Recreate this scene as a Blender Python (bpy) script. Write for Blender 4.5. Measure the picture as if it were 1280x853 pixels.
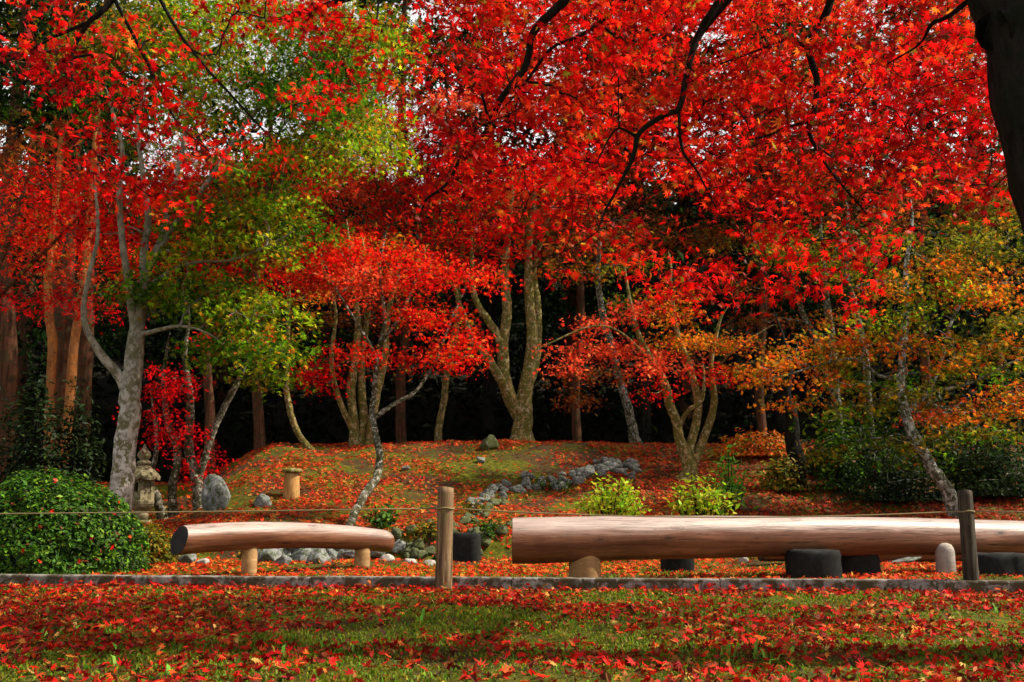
import bpy, bmesh, math, random
import numpy as np
from mathutils import Vector, noise

# ------------------------------------------------------------------ scene, camera, light
for o in list(bpy.data.objects):
    bpy.data.objects.remove(o, do_unlink=True)
sc = bpy.context.scene
COL = sc.collection
W0, H0, F = 1280.0, 853.0, 1280.0 * 35.0 / 36.0
PITCH = math.atan((629.0 - 426.5) / F)
CAMZ = 0.65

cam_d = bpy.data.cameras.new("camera")
cam_d.lens = 35.0
cam_d.sensor_width = 36.0
cam_d.clip_start = 0.05
cam_d.clip_end = 1000.0
cam = bpy.data.objects.new("camera", cam_d)
COL.objects.link(cam)
cam.location = (0, 0, CAMZ)
cam.rotation_euler = (math.pi / 2 + PITCH, 0, 0)
sc.camera = cam

SUN_DIR = Vector((0.66, 0.02, 0.75)).normalized()      # towards the sun
SUN_EL = math.asin(SUN_DIR.z)
SUN_AZ = math.atan2(SUN_DIR.x, SUN_DIR.y)
world = bpy.data.worlds.new("World")
sc.world = world
world.use_nodes = True
wn = world.node_tree
for n in list(wn.nodes):
    wn.nodes.remove(n)
wo = wn.nodes.new("ShaderNodeOutputWorld")
wb = wn.nodes.new("ShaderNodeBackground")
ws = wn.nodes.new("ShaderNodeTexSky")
ws.sky_type = 'NISHITA'
ws.sun_disc = False
ws.sun_elevation = SUN_EL
ws.sun_rotation = SUN_AZ
ws.dust_density = 4.0
ws.air_density = 1.0
ws.ozone_density = 1.0
wmix = wn.nodes.new("ShaderNodeMix")                     # thin white cloud over the blue
wmix.data_type = 'RGBA'
wtc = wn.nodes.new("ShaderNodeTexCoord")
wsep = wn.nodes.new("ShaderNodeSeparateXYZ")
wn.links.new(wtc.outputs['Generated'], wsep.inputs[0])
wmr = wn.nodes.new("ShaderNodeMapRange")                 # bright cloud low in the sky, clear above
wmr.inputs[1].default_value = 0.45
wmr.inputs[2].default_value = 0.70
wmr.inputs[3].default_value = 0.85
wmr.inputs[4].default_value = 0.08
wn.links.new(wsep.outputs['Z'], wmr.inputs[0])
wn.links.new(wmr.outputs[0], wmix.inputs[0])
wmix.inputs[7].default_value = (10.5, 10.4, 10.2, 1)
wb.inputs[1].default_value = 0.075
wn.links.new(ws.outputs[0], wmix.inputs[6])
wn.links.new(wmix.outputs[2], wb.inputs[0])
wn.links.new(wb.outputs[0], wo.inputs[0])

sun_d = bpy.data.lights.new("sun", 'SUN')
sun_d.energy = 5.0
sun_d.angle = math.radians(1.0)
sun_d.color = (1.0, 0.90, 0.74)
sun = bpy.data.objects.new("sun", sun_d)
COL.objects.link(sun)
sun.rotation_euler = (-SUN_DIR).to_track_quat('-Z', 'Y').to_euler()

sc.render.engine = 'CYCLES'
sc.view_settings.view_transform = 'Standard'
sc.view_settings.look = 'None'
sc.view_settings.gamma = 1.0
sc.view_settings.use_curve_mapping = False
sc.view_settings.exposure = 0.62
cy = sc.cycles
cy.max_bounces = 5
cy.diffuse_bounces = 3
cy.glossy_bounces = 2
cy.transmission_bounces = 3
cy.use_denoising = True
cy.denoiser = 'OPENIMAGEDENOISE'
cy.use_adaptive_sampling = True
cy.adaptive_threshold = 0.02
cy.sample_clamp_indirect = 6.0
cy.caustics_reflective = False
cy.caustics_refractive = False

# ------------------------------------------------------------------ helpers
RNG = np.random.default_rng(7)
random.seed(7)
FWD = np.array([0, math.cos(PITCH), math.sin(PITCH)])
UPV = np.array([0, -math.sin(PITCH), math.cos(PITCH)])
CAMP = np.array([0, 0, CAMZ])


def ray(px, py):
    return FWD + np.array([1.0, 0, 0]) * ((px - W0 / 2) / F) + UPV * ((H0 / 2 - py) / F)


def at(px, py, Y):
    """the point of the place at depth Y seen in direction (px, py)"""
    d = ray(px, py)
    return CAMP + d * (Y / d[1])


def scale(px, py, Y):
    d = ray(px, py)
    return F / (Y / d[1])


def sstep(a, b, x):
    t = np.clip((x - a) / (b - a), 0, 1)
    return t * t * (3 - 2 * t)


def vnoise(x, y, s=1.0, seed=0.0):
    """cheap smooth noise, about -1..1"""
    x = np.asarray(x) * s + seed * 3.1
    y = np.asarray(y) * s - seed * 1.7
    return (np.sin(x * 1.3 + 1.9 * np.sin(y * 0.9 + seed)) + np.sin(y * 1.7 + 1.3 * np.sin(x * 1.1 + 2 + seed))
            + 0.6 * np.sin(2.9 * x + 1.7 * y + seed * 2) + 0.6 * np.sin(2.3 * y - 2.7 * x + 1.1)) / 3.0


def height(x, y):
    x = np.asarray(x, float)
    y = np.asarray(y, float)
    z = 0.018 * vnoise(x, y, 1.6, 1.0) + 0.008 * vnoise(x, y, 5.0, 2.0)
    z = z * sstep(3.0, 4.0, y) if False else z
    near = 1 - sstep(7.2, 7.5, y) * (1 - sstep(9.0, 10.5, y))
    z = z * near
    # the leafy mound behind the benches
    left = sstep(-5.7, -3.7, x + 0.12 * (y - 15))
    front = 0.34 * sstep(11.7, 12.05, y) + 0.14 * sstep(12.2, 13.6, y) + 1.25 * sstep(13.2, 18.8, y)
    z = z + left * front * (1 - 0.25 * sstep(20.5, 23, y)) + left * (0.08 * vnoise(x, y, 0.8, 4.0) + 0.03 * vnoise(x, y, 2.6, 5.0)) * sstep(12, 14, y)
    # lower ground left of the mound
    z = z + (1 - left) * (0.30 * sstep(11.5, 14.5, y) + 0.35 * sstep(15.3, 15.8, y) + 0.35 * sstep(18.0, 18.4, y))
    # wooded hill behind
    z = z + np.maximum(y - 23.0, 0) ** 1.0 * 0.46 * sstep(22, 27, y) * (1 - 0.0 * x) * (1 - sstep(60, 120, y) * 0.75)
    z = z + 0.5 * vnoise(x, y, 0.25, 6.0) * sstep(23, 30, y)
    return z


def ground_at(px, py, y0=2.0, y1=60.0):
    d = ray(px, py)
    ts = np.linspace(y0, y1, 3000) / d[1]
    P = CAMP[None, :] + ts[:, None] * d[None, :]
    below = P[:, 2] <= height(P[:, 0], P[:, 1])
    i = int(np.argmax(below)) if below.any() else len(ts) - 1
    return P[i]


def on_ground(x, y):
    return np.array([x, y, float(height(x, y))])


def tag(o, label=None, cat=None, group=None, kind=None):
    if label:
        o["label"] = label
    if cat:
        o["category"] = cat
    if group:
        o["group"] = group
    if kind:
        o["kind"] = kind
    return o


def empty(name, loc, label, cat, group=None, rz=0.0):
    o = bpy.data.objects.new(name, None)
    o.empty_display_size = 0.2
    COL.objects.link(o)
    o.location = [float(v) for v in loc]
    o.rotation_euler = (0, 0, rz)
    return tag(o, label, cat, group)


def link(name, me, mat, parent=None, smooth=False, world=False):
    o = bpy.data.objects.new(name, me)
    COL.objects.link(o)
    if mat:
        me.materials.append(mat)
    if parent is not None:
        o.parent = parent
        if world:                                    # mesh given in world coordinates
            o.location = [-v for v in parent.location]
    if smooth:
        me.polygons.foreach_set('use_smooth', np.ones(len(me.polygons), bool))
    return o


def mesh_np(name, V, faces_idx, nper, cols=None):
    """V (n,3); faces_idx flat loop indices; nper corners per face (int)"""
    me = bpy.data.meshes.new(name)
    nv = len(V)
    nl = len(faces_idx)
    nf = nl // nper
    me.vertices.add(nv)
    me.vertices.foreach_set('co', np.ascontiguousarray(V, dtype=np.float32).ravel())
    me.loops.add(nl)
    me.loops.foreach_set('vertex_index', np.ascontiguousarray(faces_idx, dtype=np.int32))
    me.polygons.add(nf)
    me.polygons.foreach_set('loop_start', np.arange(0, nl, nper, dtype=np.int32))
    if cols is not None:
        a = me.attributes.new('leaf_colour', 'FLOAT_COLOR', 'POINT')
        c4 = np.ones((nv, 4), np.float32)
        c4[:, :3] = cols
        a.data.foreach_set('color', c4.ravel())
    me.update(calc_edges=True)
    me.validate(verbose=False)
    return me


class MB:
    """collects tubes, boxes and lathes in one mesh"""

    def __init__(self):
        self.v, self.f, self.n = [], [], 0

    def add(self, V, Fs):
        self.v += [tuple(float(c) for c in p) for p in V]
        self.f += [tuple(i + self.n for i in f) for f in Fs]
        self.n = len(self.v)

    def tube(self, P, R, sides=8, cap=True, jag=0.0, rng=None):
        P = np.asarray(P, float)
        n = len(P)
        T = np.gradient(P, axis=0)
        T /= np.linalg.norm(T, axis=1)[:, None] + 1e-9
        ref = np.array([0.0, 1.0, 0.0]) if abs(T[0][1]) < 0.8 else np.array([1.0, 0, 0])
        V = []
        a = np.arange(sides) * 2 * math.pi / sides
        lump = 1 + (jag * RNG.standard_normal(sides) if jag else np.zeros(sides))
        for i in range(n):
            u = ref - T[i] * np.dot(ref, T[i])
            u /= np.linalg.norm(u) + 1e-9
            w = np.cross(T[i], u)
            ref = u
            r = R[i] * lump * (1 + (jag * 0.35 * RNG.standard_normal(sides) if jag else 0))
            ring = P[i] + (np.cos(a) * r)[:, None] * u + (np.sin(a) * r)[:, None] * w
            V += list(ring)
        Fs = []
        for i in range(n - 1):
            for k in range(sides):
                k2 = (k + 1) % sides
                Fs.append((i * sides + k, i * sides + k2, (i + 1) * sides + k2, (i + 1) * sides + k))
        if cap:
            Fs.append(tuple(range(sides - 1, -1, -1)))
            Fs.append(tuple((n - 1) * sides + k for k in range(sides)))
        self.add(V, Fs)

    def box(self, c, s, rz=0.0, taper=1.0):
        cx, cy_, cz = c
        V = []
        for z, tp in ((-1, 1.0), (1, taper)):
            for x, y in ((-1, -1), (1, -1), (1, 1), (-1, 1)):
                X, Y = x * s[0] / 2 * tp, y * s[1] / 2 * tp
                V.append((cx + X * math.cos(rz) - Y * math.sin(rz), cy_ + X * math.sin(rz) + Y * math.cos(rz), cz + z * s[2] / 2))
        self.add(V, [(3, 2, 1, 0), (4, 5, 6, 7), (0, 1, 5, 4), (1, 2, 6, 5), (2, 3, 7, 6), (3, 0, 4, 7)])

    def lathe(self, prof, sides=16, rot=0.0, c=(0, 0, 0)):
        V = []
        for r, z in prof:
            for k in range(sides):
                a = rot + k * 2 * math.pi / sides
                V.append((c[0] + r * math.cos(a), c[1] + r * math.sin(a), c[2] + z))
        n = len(prof)
        Fs = [(i * sides + k, i * sides + (k + 1) % sides, (i + 1) * sides + (k + 1) % sides, (i + 1) * sides + k)
              for i in range(n - 1) for k in range(sides)]
        Fs.append(tuple(range(sides - 1, -1, -1)))
        Fs.append(tuple((n - 1) * sides + k for k in range(sides)))
        self.add(V, Fs)

    def build(self, name, mat, parent=None, smooth=False, world=False, bevel=0.0, auto=None):
        me = bpy.data.meshes.new(name)
        me.from_pydata(self.v, [], self.f)
        me.update()
        if bevel:
            bm = bmesh.new()
            bm.from_mesh(me)
            es = [e for e in bm.edges if len(e.link_faces) == 2 and e.calc_face_angle(0) > 0.6]
            bmesh.ops.bevel(bm, geom=es, offset=bevel, segments=2, affect='EDGES', profile=0.6)
            bm.to_mesh(me)
            bm.free()
        return link(name, me, mat, parent, smooth, world)


def spline(P, m=6):
    """Catmull-Rom through rows of P (any columns)"""
    P = np.asarray(P, float)
    if len(P) < 3:
        return np.array([P[0] + (P[-1] - P[0]) * t for t in np.linspace(0, 1, m + 1)])
    Q = np.vstack([2 * P[0] - P[1], P, 2 * P[-1] - P[-2]])
    out = []
    for i in range(1, len(Q) - 2):
        for t in np.arange(m) / m:
            a, b, c, d = Q[i - 1], Q[i], Q[i + 1], Q[i + 2]
            out.append(0.5 * (2 * b + (c - a) * t + (2 * a - 5 * b + 4 * c - d) * t * t + (3 * b - a - 3 * c + d) * t ** 3))
    out.append(P[-1])
    return np.array(out)


# ------------------------------------------------------------------ materials
def new_mat(name):
    m = bpy.data.materials.new(name)
    m.use_nodes = True
    nt = m.node_tree
    for n in list(nt.nodes):
        nt.nodes.remove(n)
    out = nt.nodes.new("ShaderNodeOutputMaterial")
    return m, nt, out


def nd(nt, t, **kw):
    n = nt.nodes.new(t)
    for k, v in kw.items():
        setattr(n, k, v)
    return n


def ramp(nt, stops):
    r = nt.nodes.new("ShaderNodeValToRGB")
    el = r.color_ramp.elements
    while len(el) < len(stops):
        el.new(0.5)
    for e, (p, c) in zip(el, stops):
        e.position = p
        e.color = (*c, 1)
    return r


def noise_tex(nt, vec, s, det=5.0, rough=0.6, dist=0.0):
    n = nt.nodes.new("ShaderNodeTexNoise")
    n.inputs['Scale'].default_value = s
    n.inputs['Detail'].default_value = det
    n.inputs['Roughness'].default_value = rough
    n.inputs['Distortion'].default_value = dist
    nt.links.new(vec, n.inputs['Vector'])
    return n.outputs['Fac']


def mixc(nt, fac, a, b):
    m = nt.nodes.new("ShaderNodeMix")
    m.data_type = 'RGBA'
    for sock, v in ((m.inputs[0], fac), (m.inputs[6], a), (m.inputs[7], b)):
        if isinstance(v, (int, float)):
            sock.default_value = v
        elif isinstance(v, tuple):
            sock.default_value = (*v, 1)
        else:
            nt.links.new(v, sock)
    return m.outputs[2]


def mapped(nt, sc3, coord='Object'):
    tc = nt.nodes.new("ShaderNodeTexCoord")
    mp = nt.nodes.new("ShaderNodeMapping")
    mp.inputs['Scale'].default_value = sc3
    nt.links.new(tc.outputs[coord], mp.inputs['Vector'])
    return mp.outputs[0]


def finish(nt, out, colour, rough=0.8, bump=None, bdist=0.01, bstr=0.6, spec=0.3):
    p = nt.nodes.new("ShaderNodeBsdfPrincipled")
    if isinstance(colour, tuple):
        p.inputs['Base Color'].default_value = (*colour, 1)
    else:
        nt.links.new(colour, p.inputs['Base Color'])
    p.inputs['Roughness'].default_value = rough
    p.inputs['Specular IOR Level'].default_value = spec
    if bump is not None:
        b = nt.nodes.new("ShaderNodeBump")
        b.inputs['Strength'].default_value = bstr
        b.inputs['Distance'].default_value = bdist
        nt.links.new(bump, b.inputs['Height'])
        nt.links.new(b.outputs[0], p.inputs['Normal'])
    nt.links.new(p.outputs[0], out.inputs[0])


def leaf_mat(name, trans=0.5, rough=0.45, boost=1.25, spec=0.10):
    m, nt, out = new_mat(name)
    at_ = nd(nt, "ShaderNodeAttribute", attribute_name='leaf_colour')
    p = nd(nt, "ShaderNodeBsdfPrincipled")
    p.inputs['Roughness'].default_value = rough
    p.inputs['Specular IOR Level'].default_value = spec
    nt.links.new(at_.outputs['Color'], p.inputs['Base Color'])
    tr = nd(nt, "ShaderNodeBsdfTranslucent")
    mu = nd(nt, "ShaderNodeVectorMath", operation='SCALE')
    mu.inputs['Scale'].default_value = boost
    nt.links.new(at_.outputs['Color'], mu.inputs[0])
    nt.links.new(mu.outputs[0], tr.inputs['Color'])
    mx = nd(nt, "ShaderNodeMixShader")
    mx.inputs[0].default_value = trans
    nt.links.new(p.outputs[0], mx.inputs[1])
    nt.links.new(tr.outputs[0], mx.inputs[2])
    nt.links.new(mx.outputs[0], out.inputs[0])
    return m


def bark_mat(name, light, dark, moss, moss_amt=0.45, s=1.0, vertical=0.35, pale=None, high=None):
    m, nt, out = new_mat(name)
    v = mapped(nt, (1, 1, vertical))
    v1 = mapped(nt, (1, 1, 1))
    big = noise_tex(nt, v1, 5.0 * s, 4)
    fine = noise_tex(nt, v, 17.0 * s, 9, 0.72, 0.3)
    r1 = ramp(nt, [(0.42, dark), (0.53, light)])
    nt.links.new(fine, r1.inputs[0])
    c = r1.outputs[0]
    rm = ramp(nt, [(moss_amt - 0.05 + 0.12, (1, 1, 1)), (moss_amt + 0.2, (0, 0, 0))])
    # moss patches
    mn = noise_tex(nt, v1, 9.0 * s, 6, 0.65, 0.6)
    r2 = ramp(nt, [(0.62 - moss_amt * 0.35, (0, 0, 0)), (0.70 - moss_amt * 0.35, (1, 1, 1))])
    nt.links.new(mn, r2.inputs[0])
    c = mixc(nt, r2.outputs[0], c, moss)
    nt.nodes.remove(rm.id_data.nodes[rm.name])
    # pale lichen spots
    if pale:
        ln = noise_tex(nt, v1, 17.0 * s, 5, 0.6, 0.3)
        r3 = ramp(nt, [(0.56, (0, 0, 0)), (0.62, (1, 1, 1))])
        nt.links.new(ln, r3.inputs[0])
        c = mixc(nt, r3.outputs[0], c, pale)
    if high:                                             # bark browner and mossier up in the crown
        tc = nt.nodes.new("ShaderNodeTexCoord")
        sp = nd(nt, "ShaderNodeSeparateXYZ")
        nt.links.new(tc.outputs['Object'], sp.inputs[0])
        mr = nd(nt, "ShaderNodeMapRange")
        mr.inputs[1].default_value = 1.3
        mr.inputs[2].default_value = 3.2
        nt.links.new(sp.outputs['Z'], mr.inputs[0])
        r5 = ramp(nt, [(0.36, tuple(x * .35 for x in high)), (0.62, high)])
        nt.links.new(fine, r5.inputs[0])
        mu = nd(nt, "ShaderNodeMath", operation='MULTIPLY')
        mu.inputs[1].default_value = .85
        nt.links.new(mr.outputs[0], mu.inputs[0])
        c = mixc(nt, mu.outputs[0], c, r5.outputs[0])
    finish(nt, out, c, 0.92, fine, 0.03 / s, 1.0, 0.08)
    return m


M = {}
M['leaf'] = leaf_mat("maple_leaf", 0.58, 0.45, 1.25)
M['leaf_far'] = leaf_mat("maple_leaf_far", 0.52, 0.6, 1.25, 0.04)
M['leaf_green'] = leaf_mat("glossy_leaf", 0.32, 0.5, 1.2, 0.12)
M['litter'] = leaf_mat("fallen_leaf", 0.15, 0.55, 1.0, 0.08)
M['grass'] = leaf_mat("grass_blade", 0.35, 0.5, 1.2)
M['bark_pale'] = bark_mat("pale_bark", (0.58, 0.54, 0.48), (0.26, 0.235, 0.19), (0.16, 0.15, 0.07), 0.42, 0.8, 0.6, (0.62, 0.61, 0.57), (0.30, 0.27, 0.19))
M['bark_gold'] = bark_mat("mossy_golden_bark", (0.36, 0.25, 0.10), (0.09, 0.055, 0.022), (0.13, 0.12, 0.025), 0.55, 1.0, 0.4, (0.42, 0.36, 0.22))
M['bark_grey'] = bark_mat("lichen_bark", (0.20, 0.185, 0.14), (0.045, 0.04, 0.03), (0.05, 0.05, 0.022), 0.5, 1.2, 0.8, (0.38, 0.38, 0.32))
M['bark_white'] = bark_mat("white_lichen_bark", (0.34, 0.34, 0.29), (0.06, 0.055, 0.04), (0.07, 0.075, 0.035), 0.45, 1.0, 0.7, (0.62, 0.65, 0.60))
M['bark_dark'] = bark_mat("dark_bark", (0.022, 0.019, 0.015), (0.007, 0.006, 0.005), (0.012, 0.015, 0.008), 0.35, 0.7, 0.3)
M['bark_pine'] = bark_mat("red_pine_bark", (0.50, 0.20, 0.055), (0.24, 0.085, 0.03), (0.33, 0.14, 0.05), 0.4, 0.7, 0.25)
M['bark_cedar'] = bark_mat("cedar_bark", (0.13, 0.055, 0.03), (0.05, 0.022, 0.014), (0.06, 0.04, 0.02), 0.35, 0.8, 0.06)


def ground_mat():
    m, nt, out = new_mat("mossy_ground")
    v = mapped(nt, (1, 1, 1))
    a = noise_tex(nt, v, 1.3, 6, 0.65)
    b = noise_tex(nt, v, 14.0, 6, 0.7)
    c = noise_tex(nt, v, 70.0, 4, 0.7)
    soil = ramp(nt, [(0.35, (0.030, 0.018, 0.009)), (0.65, (0.085, 0.05, 0.02))])
    nt.links.new(c, soil.inputs[0])
    moss = ramp(nt, [(0.35, (0.030, 0.038, 0.004)), (0.7, (0.15, 0.15, 0.010))])
    nt.links.new(b, moss.inputs[0])
    k = ramp(nt, [(0.42, (0, 0, 0)), (0.55, (1, 1, 1))])
    nt.links.new(a, k.inputs[0])
    col = mixc(nt, k.outputs[0], soil.outputs[0], moss.outputs[0])
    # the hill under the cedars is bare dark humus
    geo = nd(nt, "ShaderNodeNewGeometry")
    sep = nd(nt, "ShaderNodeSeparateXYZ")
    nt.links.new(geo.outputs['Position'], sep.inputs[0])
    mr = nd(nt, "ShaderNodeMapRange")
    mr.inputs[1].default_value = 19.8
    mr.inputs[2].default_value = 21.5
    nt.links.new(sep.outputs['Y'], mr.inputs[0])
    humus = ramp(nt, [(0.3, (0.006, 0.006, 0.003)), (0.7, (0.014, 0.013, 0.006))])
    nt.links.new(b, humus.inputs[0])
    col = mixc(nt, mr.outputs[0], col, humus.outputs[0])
    finish(nt, out, col, 0.95, b, 0.03, 0.7, 0.1)
    return m


def stone_mat(name, dark, light, moss, amt=0.5, s=1.0, warm=None):
    m, nt, out = new_mat(name)
    v = mapped(nt, (1, 1, 1))
    a = noise_tex(nt, v, 7.0 * s, 7, 0.7, 0.3)
    b = noise_tex(nt, v, 45.0 * s, 5, 0.7)
    r = ramp(nt, [(0.3, dark), (0.7, light)])
    nt.links.new(a, r.inputs[0])
    r0 = ramp(nt, [(0.3, (0.55, 0.55, 0.55)), (0.7, (1, 1, 1))])
    nt.links.new(b, r0.inputs[0])
    mm = nd(nt, "ShaderNodeMix", data_type='RGBA', blend_type='MULTIPLY')
    mm.inputs[0].default_value = 1.0
    nt.links.new(r.outputs[0], mm.inputs[6])
    nt.links.new(r0.outputs[0], mm.inputs[7])
    mn = noise_tex(nt, v, 4.0 * s, 6, 0.7, 0.5)
    k = ramp(nt, [(0.70 - 0.3 * amt, (0, 0, 0)), (0.80 - 0.3 * amt, (1, 1, 1))])
    nt.links.new(mn, k.inputs[0])
    col = mixc(nt, k.outputs[0], mm.outputs[2], moss)
    finish(nt, out, col, 0.9, b, 0.008, 0.7, 0.2)
    return m


M['ground'] = ground_mat()
M['stone_grey'] = stone_mat("grey_stone", (0.07, 0.08, 0.08), (0.46, 0.48, 0.46), (0.06, 0.08, 0.025), 0.7, 1.6)
M['stone_moss'] = stone_mat("mossy_stone", (0.06, 0.065, 0.05), (0.33, 0.33, 0.27), (0.07, 0.085, 0.02), 1.0, 1.8)
M['stone_pale'] = stone_mat("pale_stone", (0.42, 0.38, 0.33), (0.68, 0.64, 0.58), (0.3, 0.26, 0.18), 0.2)
M['lantern'] = stone_mat("lantern_stone", (0.12, 0.10, 0.06), (0.46, 0.39, 0.23), (0.11, 0.105, 0.04), 0.7, 2.2)
M['kerb'] = stone_mat("kerb_concrete", (0.16, 0.145, 0.12), (0.52, 0.49, 0.45), (0.07, 0.055, 0.03), 0.9, 2.2)
M['charred_and_shade'] = stone_mat("charred_wood_and_shade", (0.005, 0.006, 0.006), (0.030, 0.032, 0.031), (0.012, 0.012, 0.010), 0.7, 3.0)  # also gives the painted darkness inside the lantern's fire box


def log_mat(name, base, streak, crack, sheen=0.42, top_light=None):
    m, nt, out = new_mat(name)
    v = mapped(nt, (1.2, 14, 14))
    v2 = mapped(nt, (3, 45, 45))
    v3 = mapped(nt, (1, 1, 1))
    a = noise_tex(nt, v, 1.0, 6, 0.65, 0.4)
    b = noise_tex(nt, v2, 1.0, 6, 0.7, 0.2)
    g = noise_tex(nt, v3, 3.0, 4, 0.6)
    r = ramp(nt, [(0.40, streak), (0.60, base)])
    nt.links.new(a, r.inputs[0])
    k = ramp(nt, [(0.33, (1, 1, 1)), (0.40, (0, 0, 0))])
    nt.links.new(b, k.inputs[0])
    col = mixc(nt, k.outputs[0], r.outputs[0], crack)
    k2 = ramp(nt, [(0.45, (0, 0, 0)), (0.75, (0.6, 0.6, 0.6))])
    nt.links.new(g, k2.inputs[0])
    col = mixc(nt, k2.outputs[0], col, tuple(min(1, c * 0.55) for c in streak))
    ck = noise_tex(nt, mapped(nt, (0.8, 26, 26)), 1.0, 3, 0.5, 0.15)
    rk = ramp(nt, [(0.478, (0, 0, 0)), (0.494, (1, 1, 1)), (0.506, (1, 1, 1)), (0.522, (0, 0, 0))])
    nt.links.new(ck, rk.inputs[0])
    vo = nd(nt, "ShaderNodeTexVoronoi")                  # a few knots
    vo.inputs['Scale'].default_value = 1.0
    nt.links.new(mapped(nt, (2.0, 5.5, 5.5)), vo.inputs['Vector'])
    rv = ramp(nt, [(0.05, (1, 1, 1)), (0.11, (0.15, 0.15, 0.15)), (0.13, (.5, .5, .5)), (0.17, (0, 0, 0))])
    nt.links.new(vo.outputs['Distance'], rv.inputs[0])
    if top_light:                                           # upper side painted paler, standing in for light from above
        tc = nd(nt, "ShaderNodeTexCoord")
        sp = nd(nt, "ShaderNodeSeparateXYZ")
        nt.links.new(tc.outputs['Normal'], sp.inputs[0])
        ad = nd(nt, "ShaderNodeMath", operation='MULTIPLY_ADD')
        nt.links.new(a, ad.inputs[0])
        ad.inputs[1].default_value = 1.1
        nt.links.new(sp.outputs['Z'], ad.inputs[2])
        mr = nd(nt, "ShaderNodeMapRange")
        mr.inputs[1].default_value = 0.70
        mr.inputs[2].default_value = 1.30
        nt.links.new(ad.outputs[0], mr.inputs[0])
        rb = ramp(nt, [(0.35, tuple(x * .72 for x in top_light)), (0.6, top_light)])
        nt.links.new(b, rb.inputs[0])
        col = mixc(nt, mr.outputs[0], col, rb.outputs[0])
    kk = nd(nt, 'ShaderNodeMath', operation='MULTIPLY')
    kk.inputs[1].default_value = 0.5 if top_light else 0.3
    nt.links.new(rk.outputs[0], kk.inputs[0])
    col = mixc(nt, kk.outputs[0], col, crack)
    if top_light:
        kv = nd(nt, 'ShaderNodeMath', operation='MULTIPLY')
        kv.inputs[1].default_value = 0.8
        nt.links.new(rv.outputs[0], kv.inputs[0])
        col = mixc(nt, kv.outputs[0], col, crack)
    finish(nt, out, col, sheen, b, 0.005, 0.8, 0.32)
    return m


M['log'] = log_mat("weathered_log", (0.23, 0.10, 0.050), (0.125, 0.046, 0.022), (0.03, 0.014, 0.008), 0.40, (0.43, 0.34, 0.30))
M['log_end'] = log_mat("dark_end_grain", (0.022, 0.017, 0.015), (0.010, 0.008, 0.007), (0.004, 0.004, 0.004), 0.8)
M['leg'] = log_mat("pale_leg_wood", (0.46, 0.29, 0.12), (0.30, 0.17, 0.065), (0.12, 0.06, 0.025), 0.8)
M['leg_grey'] = log_mat("grey_leg_wood", (0.42, 0.38, 0.33), (0.30, 0.26, 0.22), (0.14, 0.11, 0.09), 0.75)


def post_mat(name, a, b, c, moss):
    m, nt, out = new_mat(name)
    v = mapped(nt, (28, 28, 1.6))
    v3 = mapped(nt, (1, 1, 1))
    f = noise_tex(nt, v, 1.0, 7, 0.7, 0.3)
    r = ramp(nt, [(0.36, c), (0.5, b), (0.66, a)])
    nt.links.new(f, r.inputs[0])
    g = noise_tex(nt, v3, 9.0, 5, 0.7)
    k = ramp(nt, [(0.54, (0, 0, 0)), (0.64, (1, 1, 1))])
    nt.links.new(g, k.inputs[0])
    col = mixc(nt, k.outputs[0], r.outputs[0], moss)
    finish(nt, out, col, 0.9, f, 0.01, 0.9, 0.15)
    return m


M['post'] = post_mat("split_grain_post", (0.33, 0.23, 0.125), (0.19, 0.115, 0.06), (0.05, 0.03, 0.018), (0.17, 0.14, 0.05))
M['post_dark'] = post_mat("dark_weathered_post", (0.12, 0.10, 0.075), (0.055, 0.045, 0.034), (0.015, 0.012, 0.009), (0.07, 0.065, 0.035))
M['stump'] = post_mat("cut_stump", (0.62, 0.38, 0.14), (0.42, 0.22, 0.07), (0.12, 0.06, 0.03), (0.28, 0.2, 0.06))
m_, nt_, out_ = new_mat("rope_fibre")
finish(nt_, out_, (0.26, 0.21, 0.10), 0.9)
M['rope'] = m_

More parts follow.
